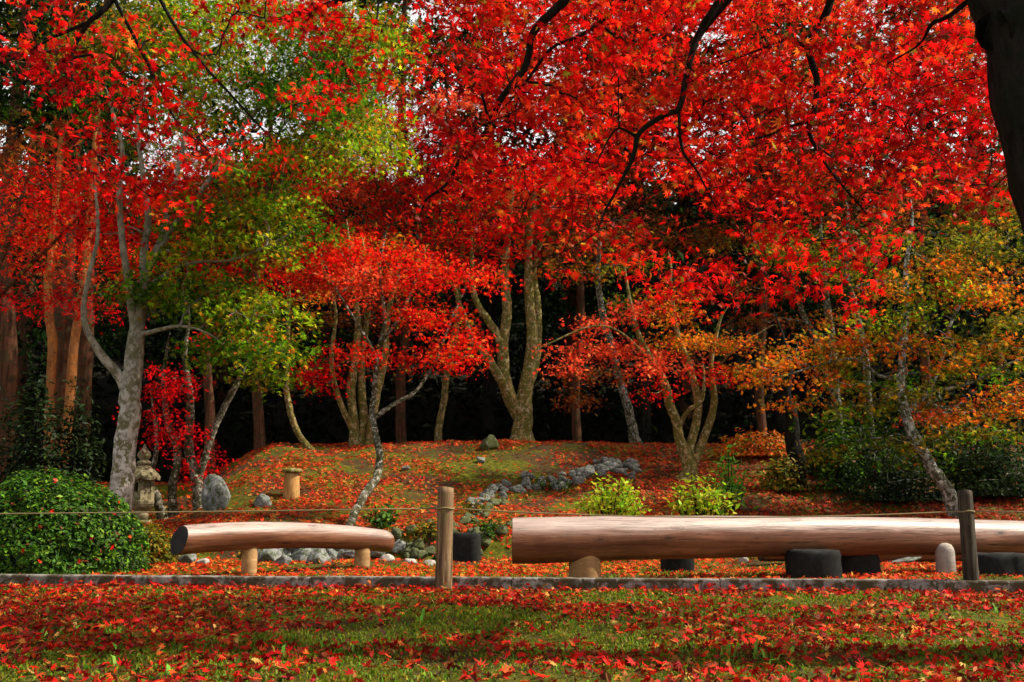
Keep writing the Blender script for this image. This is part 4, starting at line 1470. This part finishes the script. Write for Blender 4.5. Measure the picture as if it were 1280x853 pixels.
    back_maple("tall yellow-green maple filling the sky behind the crown of the pale-trunked maple", 330, 18.5,
               [[(325, 590, 18.5, 15), (322, 500, 18.5, 13), (318, 400, 18.5, 11), (325, 300, 18.5, 9), (340, 200, 18.5, 7), (330, 90, 18.5, 4)], [(318, 400, 18.5, 9), (290, 280, 18.5, 7), (240, 150, 18.5, 5), (200, 60, 18.5, 3)], [(328, 270, 18.5, 8), (380, 170, 18.5, 6), (430, 80, 18.5, 3)]],
               [(210, 60, 60, 34, 'ygreen'), (240, 130, 34, 30, 'ygreen'), (200, 180, 60, 26, 'olive'), (270, 30, 50, 24, 'olive'), (270, 90, 26, 24, 'green'), (345, 115, 44, 20, 'green'), (390, 100, 50, 24, 'green'), (410, 150, 60, 26, 'ygreen'), (330, 185, 40, 16, 'ygreen'), (380, 200, 60, 26, 'green'), (430, 90, 44, 20, 'green'), (420, 30, 60, 26, 'ygreen'), (470, 160, 40, 30, 'ygreen'), (150, 30, 60, 34, 'olive'), (120, 120, 60, 40, 'green'), (40, 140, 60, 40, 'green'), (370, 20, 30, 22, 'ygreen'), (320, 10, 50, 16, 'olive'), (460, 30, 50, 30, 'olive'), (30, 50, 60, 40, 'olive'), (400, 60, 60, 30, 'green'), (440, 130, 50, 30, 'orange'), (300, 60, 40, 16, 'ygreen'), (360, 200, 40, 18, 'red'), (420, 180, 40, 18, 'scarlet')], .12, 2.4)
    back_maple("deep red maple standing behind the pale trunk of the green-yellow maple", 262, 19.5,
               [[(262, 590, 19.5, 15), (262, 500, 19.5, 12), (255, 400, 19.5, 11), (262, 300, 19.5, 8), (270, 200, 19.5, 5)]],
               [(250, 300, 70, 34, 'red'), (310, 250, 60, 34, 'red'), (210, 260, 60, 34, 'red'), (270, 215, 80, 30, 'scarlet'), (330, 340, 50, 26, 'red'), (235, 200, 50, 30, 'crimson'), (370, 210, 40, 26, 'scarlet'), (210, 340, 50, 22, 'crimson'), (290, 350, 50, 14, 'crimson')])
    back_maple("bright red maple at the left edge in front of the orange pine trunks", -20, 14.0,
               [[(-40, 600, 14, 22), (-34, 480, 14, 18), (-20, 380, 14, 12), (10, 300, 14, 7), (40, 200, 14, 4)], [(-20, 390, 14, 7), (50, 320, 14, 5), (110, 260, 14, 3)]],
               [(50, 225, 80, 26, 'red'), (35, 275, 70, 22, 'scarlet'), (100, 265, 60, 22, 'red'), (40, 320, 55, 16, 'scarlet'), (115, 310, 45, 18, 'scarlet'), (130, 235, 40, 30, 'red'), (20, 372, 60, 10, 'crimson'), (95, 370, 55, 9, 'crimson'), (10, 190, 60, 26, 'rust'), (90, 345, 40, 14, 'salmon'), (125, 380, 34, 8, 'crimson')], .085, 2.2)
    back_maple("tall red maple rising behind the golden forked maple", 715, 22.5,
               [[(722, 556, 22.5, 13), (720, 470, 22.5, 11), (725, 360, 22.5, 10), (715, 240, 22.5, 8), (720, 120, 22.5, 4)]],
               [(700, 200, 90, 40, 'red'), (760, 130, 90, 50, 'salmon'), (680, 110, 80, 50, 'scarlet'), (800, 210, 80, 40, 'rust'), (760, 270, 80, 34, 'rust'), (640, 60, 80, 40, 'red'), (760, 50, 90, 40, 'red'), (700, 280, 60, 22, 'olive'), (640, 0, 90, 40, 'red'), (740, -30, 100, 40, 'scarlet'), (840, 0, 90, 44, 'red'), (820, 90, 80, 44, 'rust'), (560, -20, 60, 30, 'red')])
    back_maple("dark red maple massed behind the two grey stems", 960, 21,
               [[(955, 556, 21, 13), (950, 470, 21, 11), (955, 360, 21, 10), (945, 240, 21, 8), (950, 120, 21, 4)]],
               [(940, 230, 100, 44, 'red'), (1020, 180, 90, 50, 'rust'), (880, 150, 90, 50, 'red'), (960, 90, 100, 50, 'scarlet'), (1060, 250, 70, 34, 'rust'), (870, 290, 60, 26, 'rust'), (960, 300, 80, 22, 'olive'), (900, 10, 90, 40, 'red'), (1000, -10, 100, 44, 'scarlet'), (1060, 60, 80, 44, 'rust'), (880, -40, 80, 30, 'red')])
    back_maple("red maple towering behind the orange-olive crown at the right", 1150, 19,
               [[(1160, 580, 19, 15), (1158, 470, 19, 12), (1150, 360, 19, 10), (1155, 240, 19, 8), (1150, 120, 19, 4)]],
               [(1150, 200, 90, 44, 'red'), (1220, 230, 70, 44, 'rust'), (1090, 130, 90, 50, 'red'), (1170, 90, 90, 50, 'red'), (1240, 120, 70, 60, 'red'), (1250, 260, 60, 30, 'olive'), (1130, 10, 90, 44, 'red'), (1220, 20, 90, 50, 'rust'), (1170, -40, 120, 34, 'red'), (1280, 60, 60, 60, 'red')])


# near maples: the overhanging canopy
def near_canopy():
    # J: the dark trunk at the right edge
    base = on_ground(3.15, 4.35)
    t = Tree("maple_tree", base, "near maple with a thick black trunk at the right edge and bright red canopy", "tree", G_NEAR, 'bark_dark', 'maple', .066, 'leaf', spray=(.24, .06), sig=.95)
    t.limb_w([[3.15, 4.35, 0, .25], [2.94, 4.4, .6, .24], [2.70, 4.45, 1.5, .235], [2.57, 4.5, 2.3, .225], [2.47, 4.55, 3.1, .20], [2.2, 4.7, 3.9, .17], [1.7, 5.0, 4.7, .12], [1.2, 5.4, 5.4, .07]], 16, .01, .5, True)
    t.limb_w([[2.3, 4.55, 3.2, .12], [1.8, 4.9, 3.75, .09], [1.2, 5.4, 4.1, .07], [.7, 5.8, 4.2, .055], [.1, 6.2, 4.3, .04], [-.7, 6.5, 4.3, .03], [-1.5, 6.8, 4.2, .02]], 9)
    t.limb_w([[2.2, 4.6, 3.5, .12], [2.3, 5.2, 4.1, .08], [2.2, 6.0, 4.4, .06], [1.9, 6.8, 4.6, .04], [1.6, 7.6, 4.5, .02]], 9)
    t.limb_w([[2.35, 4.5, 2.9, .10], [2.9, 5.0, 3.5, .07], [3.3, 5.8, 3.8, .05], [3.6, 6.8, 3.9, .03]], 9)
    t.limb_w([[2.0, 4.75, 4.0, .11], [1.4, 4.3, 4.6, .08], [.6, 4.0, 4.9, .05], [-.4, 3.8, 4.9, .03]], 9)
    # drooping limbs seen against the leaves
    t.limb([(770, -60, 6.0, 14), (720, -20, 6.0, 13), (700, 5, 6.0, 12), (668, 40, 6.0, 10), (655, 85, 6.0, 9), (625, 125, 6.0, 8), (608, 165, 6.05, 7), (580, 190, 6.1, 6), (560, 228, 6.1, 4), (535, 248, 6.1, 3)], 8)
    t.limb([(612, 152, 6.0, 4), (590, 88, 6.0, 4), (550, 97, 6.0, 3), (520, 120, 6.0, 2)], 6)
    t.limb([(850, -60, 6.1, 9), (790, -10, 6.1, 7), (757, 22, 6.1, 6), (725, 45, 6.1, 5), (690, 60, 6.1, 4), (664, 94, 6.1, 4), (645, 118, 6.1, 3)], 7)
    t.limb([(930, -50, 5.8, 11), (893, 10, 5.8, 10), (868, 55, 5.8, 9), (850, 130, 5.8, 8), (836, 142, 5.8, 7), (800, 165, 5.8, 7), (792, 195, 5.8, 6), (772, 235, 5.8, 4), (757, 262, 5.8, 3)], 8)
    t.limb([(848, 135, 5.8, 4), (852, 185, 5.8, 4), (872, 215, 5.8, 3), (895, 260, 5.8, 2)], 6)
    t.limb([(795, 170, 5.8, 4), (770, 162, 5.8, 3), (745, 205, 5.8, 2)], 6)
    t.limb([(1050, -50, 5.7, 10), (1036, 5, 5.7, 10), (1012, 55, 5.7, 9), (1022, 100, 5.7, 8), (1018, 140, 5.7, 7), (1012, 165, 5.7, 6), (1030, 200, 5.7, 4), (1060, 240, 5.7, 3), (1085, 270, 5.7, 2)], 8)
    t.limb([(1014, 62, 5.7, 5), (985, 50, 5.7, 4), (950, 62, 5.7, 3), (900, 80, 5.7, 2)], 6)
    t.limb([(1017, 150, 5.7, 5), (985, 160, 5.7, 4), (950, 172, 5.7, 3)], 6)
    t.limb([(1225, -10, 4.7, 8), (1185, 20, 5.0, 6), (1165, 30, 5.1, 5), (1150, 55, 5.2, 3), (1110, 80, 5.4, 2)], 7)
    pads = [
        (470, 20, 70, 40, 6.6, 'red', 1.1), (540, 40, 60, 40, 6.4, 'red', 1.3), (600, 20, 70, 34, 6.3, 'scarlet', 1.3), (690, 30, 70, 40, 6.3, 'red', 1.8), (780, 40, 80, 50, 6.3, 'red', 1.6),
        (640, 100, 60, 40, 6.2, 'red', 1.6), (720, 110, 70, 44, 6.3, 'scarlet', 1.7), (560, 100, 60, 36, 6.2, 'red', 1.1), (540, 165, 60, 36, 6.2, 'crimson', 1.2), (600, 200, 64, 40, 6.3, 'red', 1.6),
        (690, 190, 70, 44, 6.4, 'red', 2.0), (560, 235, 50, 30, 6.2, 'red', 1.4), (650, 265, 60, 36, 6.6, 'red', 1.5), (740, 255, 66, 40, 6.5, 'scarlet', 1.9), (800, 130, 66, 50, 6.3, 'scarlet', 1.7),
        (830, 220, 64, 46, 6.4, 'red', 1.9), (800, 310, 60, 40, 6.6, 'scarlet', 1.7), (880, 330, 60, 44, 6.6, 'red', 1.9), (880, 80, 70, 56, 6.2, 'scarlet', 1.7), (900, 180, 70, 54, 6.2, 'scarlet', 2.0),
        (960, 120, 64, 50, 6.0, 'red', 1.8), (950, 250, 66, 50, 6.3, 'red', 2.0), (960, 350, 54, 30, 6.5, 'red', 1.6), (1000, 40, 70, 44, 6.1, 'scarlet', 1.7), (1040, 180, 66, 56, 6.0, 'red', 2.0),
        (1080, 90, 64, 56, 6.0, 'red', 1.6), (1040, 280, 64, 44, 6.2, 'red', 1.9), (1070, 345, 44, 22, 6.4, 'red', 1.2), (1120, 220, 66, 50, 5.9, 'scarlet', 1.6), (1130, 300, 44, 26, 6.1, 'crimson', 1.2), (1150, 40, 70, 50, 5.8, 'red', 1.9),
        (1160, 140, 60, 56, 5.8, 'crimson', 1.6), (1210, 220, 44, 40, 5.8, 'red', 1.5), (1205, 120, 44, 60, 5.7, 'crimson', 1.6), (850, -40, 120, 40, 6.2, 'scarlet', 2.0), (1050, -50, 120, 40, 6.0, 'red', 2.0), (640, -50, 120, 40, 6.2, 'red', 1.6),
        (700, 330, 34, 24, 6.7, 'red', 1.0), (820, 365, 34, 16, 6.7, 'red', 1.2), (1240, 180, 20, 60, 5.6, 'crimson', 1.2),
        # the crown above the frame
        (800, -170, 260, 80, 5.6, 'red', 2.2), (1150, -190, 260, 90, 5.2, 'red', 2.2), (500, -150, 200, 70, 6.2, 'red', 1.2), (1450, 60, 180, 140, 6.0, 'red', 1.0)]
    for px, py, rx, ry, Y, pal, lai in pads:
        t.pad(px, py, rx, ry, Y, .8, pal, lai * 1.15, r0=.012)
    t.done()
    # second one, from beyond the left edge
    base = on_ground(-5.0, 5.2)
    t = Tree("maple_tree", base, "near maple reaching in from the upper left with dark red leaves and thin black twigs", "tree", G_NEAR, 'bark_dark', 'maple', .066, 'leaf', spray=(.24, .06), sig=.95)
    t.limb_w([[-5.0, 5.2, 0, .2], [-4.8, 5.3, 1.2, .17], [-4.5, 5.5, 2.6, .15], [-4.0, 5.9, 3.7, .11], [-3.2, 6.3, 4.3, .06], [-2.4, 6.6, 4.5, .03]], 12, .01, .5, True)
    t.limb_w([[-4.5, 5.5, 2.9, .05], [-4.0, 6.2, 3.5, .03], [-3.3, 6.8, 3.9, .010]], 8)
    t.limb([(175, -60, 6.4, 9), (136, 5, 6.4, 8), (112, 28, 6.4, 7), (92, 62, 6.4, 5), (90, 98, 6.4, 3)], 7)
    t.limb([(112, 28, 6.4, 5), (70, 45, 6.4, 4), (20, 72, 6.4, 3), (-30, 90, 6.4, 2)], 7)
    t.limb([(130, -10, 6.4, 5), (190, 90, 6.5, 4), (220, 150, 6.5, 3), (262, 190, 6.6, 2)], 6)
    t.limb([(175, -40, 6.4, 5), (230, 50, 6.5, 4), (290, 120, 6.6, 3), (345, 180, 6.8, 2)], 6)
    for px, py, rx, ry, Y, pal, lai in ((40, 30, 80, 40, 6.6, 'red', 1.2), (120, 60, 70, 40, 6.4, 'crimson', 1.3), (60, 100, 70, 36, 6.5, 'crimson', 1.2), (150, 120, 50, 34, 6.5, 'red', 1.2), (190, 40, 50, 30, 6.5, 'scarlet', .8),
                                        (130, 160, 50, 26, 6.6, 'red', .9), (20, 150, 60, 26, 6.6, 'rust', .6), (170, 175, 34, 24, 6.6, 'crimson', .9), (150, 215, 50, 26, 6.6, 'red', .9), (215, 130, 40, 30, 6.7, 'red', .8), (245, 180, 40, 26, 6.8, 'red', .8), (270, 60, 40, 30, 6.8, 'crimson', .5), (190, 240, 50, 20, 6.8, 'red', .7), (390, 120, 40, 20, 7.2, 'red', .7), (330, 180, 34, 18, 7.2, 'scarlet', .6), (90, 200, 50, 26, 6.6, 'red', .6), (300, 5, 50, 16, 6.8, 'red', 1.0), (480, 90, 40, 30, 6.8, 'red', .8), (430, 110, 34, 20, 6.8, 'red', .6), (340, 20, 60, 24, 6.8, 'red', 1.0), (400, 30, 50, 30, 6.8, 'red', 1.2), (60, -40, 120, 30, 6.5, 'red', 1.4), (340, -40, 120, 26, 6.6, 'red', 1.4), (430, 70, 40, 24, 6.8, 'crimson', .9),
                                        (-120, 60, 100, 90, 6.2, 'red', 1.0), (100, -140, 200, 60, 6.0, 'red', .9)):
        t.pad(px, py, rx, ry, Y, .6, pal, lai * 1.15, r0=.010)
    t.done()


near_canopy()

# red pines and cedars on the left
G_PINE = "straight trunks in the dark at the left"
def pole_tree(name, label, pts, bark, crown, top_h=9.0, ncl=46, group=G_PINE, pal='dkgreen', cr=1.6, cz=4.5):
    p0 = at(pts[0][0], pts[0][1], pts[0][2])
    b = on_ground(p0[0], p0[1])
    t = Tree(name, b, label, "tree", group, bark, 'kite', .17, 'leaf_far', spray=(.55, .16), sig=.8)
    Q = [[*at(px, py, Y), .5 * w / scale(px, py, Y)] for px, py, Y, w in pts]
    e = Q[-1]
    Q.append([e[0], e[1] + .1, b[2] + top_h, e[3] * .35])
    t.limb_w(Q, 11, .01, .5, True)
    if crown:
        rng = t.rng
        u = rng.random(ncl)
        z = b[2] + cz + (top_h + .6 - cz) * u
        rad = cr * (1 - u) ** .7 * np.sqrt(rng.random(ncl)) + .1
        a = rng.random(ncl) * 6.28
        cs = np.stack([e[0] + rad * np.cos(a), e[1] + .1 + rad * np.sin(a), z], 1)
        t.sprays(cs, pal, 46, .6, .16, None, .02, True)
    t.done()


pole_tree("pine_tree", "slim red pine with a glowing orange trunk, left one of the orange pair", [(66, 500, 17.5, 12), (64, 450, 17.5, 12), (62, 400, 17.5, 11), (60, 350, 17.5, 11), (66, 300, 17.5, 10)], 'bark_pine', True, 10.5, 40, cz=7.0)
pole_tree("pine_tree", "leaning red pine with a glowing orange trunk, right one of the orange pair", [(82, 520, 17.5, 12), (88, 470, 17.5, 12), (97, 400, 17.5, 11), (106, 340, 17.5, 10), (110, 290, 17.5, 9)], 'bark_pine', True, 10.5, 40, cz=7.0)
pole_tree("cedar_tree", "thick red-brown cedar trunk standing between the two orange pines", [(74, 520, 20, 30), (78, 450, 20, 29), (80, 380, 20, 28), (82, 300, 20, 26)], 'bark_cedar', True, 13, 60, cz=6.5, cr=2)
pole_tree("cedar_tree", "red-brown cedar trunk at the very left edge", [(8, 590, 18, 26), (10, 480, 18, 24), (8, 400, 18, 23), (6, 300, 18, 20)], 'bark_cedar', True, 12, 60, cz=6.5, cr=2)
pole_tree("cedar_tree", "dark brown cedar trunk just left of the forked pale maple", [(102, 560, 21, 20), (106, 480, 21, 19), (108, 400, 21, 18), (110, 320, 21, 16)], 'bark_cedar', True, 13, 60, cz=6.5, cr=2)

# dim cedars of the wood behind, each a tree
G_WOOD = "dark cedars of the wood behind the mound"
wood_xy = [(-17, 25), (-13.5, 27), (-10.8, 24.8), (-8.3, 28), (-5.9, 25.5), (-3.2, 28), (-.6, 25.2), (1.6, 27), (3.2, 24.5), (4.6, 26), (6.6, 24.6), (8.8, 27), (10.8, 24.6), (13.2, 27), (16, 25), (-15, 32), (-6.5, 33), (-1.5, 33), (3.5, 33), (8.5, 33), (13, 34), (-20, 30), (19, 30)]
proto_i = 0
for i, (x, y) in enumerate(wood_xy):
    b = on_ground(x, y)
    lab = "dark straight cedar standing in the black wood behind the mound"
    t = Tree("cedar_tree", b, lab, "tree", G_WOOD, 'bark_cedar' if i % 2 else 'bark_dark', 'kite', .24, 'leaf_far', spray=(.7, .2), sig=.8)
    hgt = 13.5 if x > -4 or x < -12 else (8.0 if x > -9 else 10.0)
    if y > 30:
        hgt *= .8
    r = random.uniform(.15, .24)
    t.limb_w([[x, y, 0, r], [x + .05, y, b[2] + 3, r * .9], [x + random.uniform(-.1, .1), y, b[2] + hgt * .7, r * .6], [x, y, b[2] + hgt, r * .15]], 9, .01, .4, True)
    n = int(9 * hgt) if y < 30 else 70
    u = t.rng.random(n) ** .8
    lo = 2.6 if y < 30 else .8
    z = b[2] + lo + (hgt + .5 - lo) * u
    rad = (2.3 * (1 - u) ** .6) * np.sqrt(t.rng.random(n)) + .15
    a = t.rng.random(n) * 6.28
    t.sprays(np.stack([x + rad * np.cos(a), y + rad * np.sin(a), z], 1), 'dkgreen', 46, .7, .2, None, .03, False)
    t.done()

# black undergrowth of the wooded slope: one mass nobody could count
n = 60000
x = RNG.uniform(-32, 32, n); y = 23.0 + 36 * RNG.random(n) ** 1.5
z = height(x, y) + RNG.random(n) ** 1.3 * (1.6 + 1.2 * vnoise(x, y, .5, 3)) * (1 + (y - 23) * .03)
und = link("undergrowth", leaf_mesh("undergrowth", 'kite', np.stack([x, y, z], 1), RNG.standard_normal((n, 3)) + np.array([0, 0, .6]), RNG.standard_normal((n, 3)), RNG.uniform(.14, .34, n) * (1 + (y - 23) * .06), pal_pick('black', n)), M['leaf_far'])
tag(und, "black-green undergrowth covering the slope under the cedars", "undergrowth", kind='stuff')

# dark shrubs left and right
def dark_shrub(label, px, ytop, ybot, w, Y, pal, n, size=.08, name="shrub", tpl='oval'):
    g = on_ground(*at(px, ybot, Y)[:2])
    s = scale(px, ybot, Y)
    h = max(.3, float(at(px, ytop, Y)[2] - g[2]))
    r = .5 * w / s
    return dome_shrub(name, label, g, r, r * .7, h, n, pal, size, tpl, 'leaf_green', .34, 8, .8)


dark_shrub("dark evergreen shrub under the orange pines at the left edge", 38, 468, 640, 110, 15.5, 'dkgreen', 3600, .10)
dark_shrub("small dark evergreen shrub left of the pale maple trunk", 92, 490, 640, 60, 15.8, 'dkgreen', 1800, .10)
dark_shrub("broad deep green shrub below the orange-olive crown, right of the black dead trunk", 1070, 540, 640, 140, 15.9, 'dkgreen', 5500, .085)
dark_shrub("dark green shrub right of the leaning white trunk at the right edge", 1245, 545, 650, 150, 14.8, 'dkgreen', 4200, .09)
dark_shrub("low dark shrub at the foot of the bank left of the leaning white trunk", 1120, 560, 650, 150, 14.6, 'dkgreen', 3600, .07)
dark_shrub("tall dark evergreen shrub behind the leaning white trunk", 1165, 500, 640, 150, 16.6, 'dkgreen', 5000, .10)
dark_shrub("fresh green shrub sticking out above the low dark one", 1050, 530, 620, 60, 15.0, 'shrub', 1800, .085)
dark_shrub("sparse green shrub around the foot of the black dead trunk", 982, 570, 650, 60, 15.0, 'olive', 1100, .08)
dark_shrub("low orange-leaved shrub on the mound right of the salmon-red maple", 950, 540, 600, 110, 17.0, 'orange', 2600, .08)

# dark snag right of the shrubs
b = on_ground(*at(998, 640, 15.2)[:2])
t = Tree("dead_snag", b, "short black dead trunk standing among shrubs behind the long bench", "tree trunk", None, 'bark_dark')
t.limb([(998, 640, 15.2, 26), (996, 600, 15.2, 22), (994, 565, 15.2, 20), (990, 530, 15.2, 17), (982, 490, 15.2, 13), (986, 450, 15.2, 9), (975, 410, 15.2, 4)], 10, start_ground=True)
t.done()


# ------------------------------------------------------------------ leaf litter and grass (uncountable)
def litter(name, label, n, xr, yr, dens, pal, tpl, size, lift=.012, tilt=.38, mat='litter'):
    x = RNG.uniform(*xr, n); y = RNG.uniform(*yr, n)
    keep = RNG.random(n) < dens(x, y)
    x, y = x[keep], y[keep]
    n = len(x)
    e = .03
    hx = (height(x + e, y) - height(x - e, y)) / (2 * e)
    hy = (height(x, y + e) - height(x, y - e)) / (2 * e)
    N = np.stack([-hx, -hy, np.ones(n)], 1) + tilt * RNG.standard_normal((n, 3))
    P = np.stack([x, y, height(x, y) + lift * (0.3 + RNG.random(n) * 1.6)], 1)
    me = leaf_mesh(name, tpl, P, N, RNG.standard_normal((n, 3)), size * RNG.uniform(.6, 1.25, n), pal_pick(pal, n, .22), RNG.normal(.6, 2.2, n))
    o = link(name, me, M[mat])
    tag(o, label, "leaves", kind='stuff')
    return o


def fg_dens(x, y):
    px = 640 + F * x / y
    d = .37 + .55 * vnoise(x, y, 1.5, 5) + .40 * vnoise(x, y, 4.0, 8)
    d += .42 * (1 - sstep(260, 470, px)) * sstep(3.6, 4.6, y) + .42 * sstep(700, 1000, px) * (1 - sstep(5.2, 6, y))
    d += .7 * sstep(.55, .15, kerb_y(x) - y)
    d -= .35 * sstep(4.4, 3.8, y) * sstep(200, 400, px) * (1 - sstep(700, 900, px))
    d = d * (y < kerb_y(x) - .07)
    return np.clip(d, .04, 1) * (y < kerb_y(x) - .07)


litter("fallen_leaves", "red and orange maple leaves fallen on the lawn in front of the kerb", 23000, (-4.6, 4.6), (2.6, 8.0), fg_dens, 'litter', 'maple', .052, .018, .5)
litter("fallen_leaves", "crumpled brown and dark red leaves among the fresh ones on the lawn", 22000, (-4.6, 4.6), (2.6, 8.0), fg_dens, 'litter_old', 'oval', .040, .014, .8)
litter("fallen_leaves", "orange-red leaves strewn round the benches behind the kerb", 34000, (-8, 8.5), (7.0, 11.9),
       lambda x, y: (y > kerb_y(x) + .07) * np.clip(.52 + .5 * vnoise(x, y, 1.2, 2), .12, 1), 'litter_far', 'maple5', .070, .012, .35)


litter("fallen_leaves", "red leaves drifted up against the front of the kerb", 5200, (-7, 7), (6.6, 8.6),
       lambda x, y: ((kerb_y(x) - y) > .065) * ((kerb_y(x) - y) < .20 + .08 * vnoise(x, y, 2.2, 31)) * np.clip(.75 + .5 * vnoise(x, y, 1.7, 30), .1, 1), 'litter', 'maple', .055, .032, .9)


def mound_dens(x, y):
    left = sstep(-5.9, -4.2, x + .12 * (y - 15))
    d = .38 + .6 * vnoise(x, y, .9, 3) + .4 * vnoise(x, y, 3.2, 7)
    d += .5 * sstep(18.2, 18.9, y) + .4 * (y < 13.4)
    d -= .35 * sstep(2, 4.5, x) * (y > 13)
    return np.clip(d, .06, 1)


litter("fallen_leaves", "orange-red leaves carpeting the mound", 185000, (-11, 13), (11.9, 20.2), mound_dens, 'litter_mound', 'star', .078, .012, .4)
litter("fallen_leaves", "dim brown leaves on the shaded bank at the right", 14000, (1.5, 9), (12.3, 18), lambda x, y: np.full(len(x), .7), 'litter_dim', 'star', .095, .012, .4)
# leaves that fell on the clipped bush
d = RNG.standard_normal((24, 3)); d[:, 2] = np.abs(d[:, 2]); d[:, 1] = -np.abs(d[:, 1]); d /= np.linalg.norm(d, axis=1)[:, None]
c = at(52, 700, 9.75)
me = leaf_mesh("fallen_leaves", 'maple', on_ground(c[0], c[1]) + d * np.array([1.0, .82, .95]), d + .4 * RNG.standard_normal((24, 3)), RNG.standard_normal((24, 3)), RNG.uniform(.04, .07, 24), pal_pick('litter', 24))
tag(link("fallen_leaves", me, M['litter']), "red leaves caught on the clipped round azalea", "leaves", kind='stuff')


def grass(n, xr, yr, hmin, hmax, dens, pal='grass', label="short mossy grass of the lawn in front of the kerb", wid=.0045):
    x = RNG.uniform(*xr, n); y = RNG.uniform(*yr, n)
    keep = RNG.random(n) < dens(x, y)
    x, y = x[keep], y[keep]
    n = len(x)
    h = RNG.uniform(hmin, hmax, n) * (1 + .5 * vnoise(x, y, 2.5, 4))
    a = RNG.random(n) * 6.28
    lean = RNG.uniform(.2, 1.1, n)
    dx, dy = np.cos(a), np.sin(a)
    z = height(x, y) - .004
    w = wid * RNG.uniform(.6, 1.4, n)
    B1 = np.stack([x - dy * w, y + dx * w, z], 1); B2 = np.stack([x + dy * w, y - dx * w, z], 1)
    Mx = np.stack([x + dx * lean * h * .35, y + dy * lean * h * .35, z + h * .65], 1)
    Tp = np.stack([x + dx * lean * h, y + dy * lean * h, z + h * (1.05 - .35 * lean)], 1)
    s = np.stack([-dy * w * .8, dx * w * .8, np.zeros(n)], 1)
    V = np.stack([B1, B2, Mx + -s, Mx + s, Tp], 1).reshape(-1, 3)
    k = (np.arange(n) * 5)[:, None, None]
    T = np.array([(0, 1, 2), (0, 2, 3), (3, 2, 4)])
    C = np.repeat(pal_pick(pal, n, .25), 5, axis=0)
    o = link("grass", mesh_np("grass", V, (T[None] + k).ravel(), 3, C), M['grass'])
    tag(o, label, "grass", kind='stuff')


grass(240000, (-4.4, 4.4), (2.7, 8.0), .010, .028, lambda x, y: (y < kerb_y(x) - .07) * np.clip(.7 + .5 * vnoise(x, y, 1.1, 9), .15, 1))
grass(1500, (-4, 4), (3.2, 7.2), .03, .07, lambda x, y: (y < kerb_y(x) - .07) * (vnoise(x, y, 2.3, 12) > .45), 'weed', "taller bright green weeds sprouting in the lawn", .008)
grass(40000, (-8, 8.5), (7.2, 11.9), .015, .04, lambda x, y: (y > kerb_y(x) + .07) * np.clip(.5 + .6 * vnoise(x, y, .8, 19), .1, 1), 'grass', "thin grass between the leaves round the benches", .006)
print("LEAVES", NLEAF)
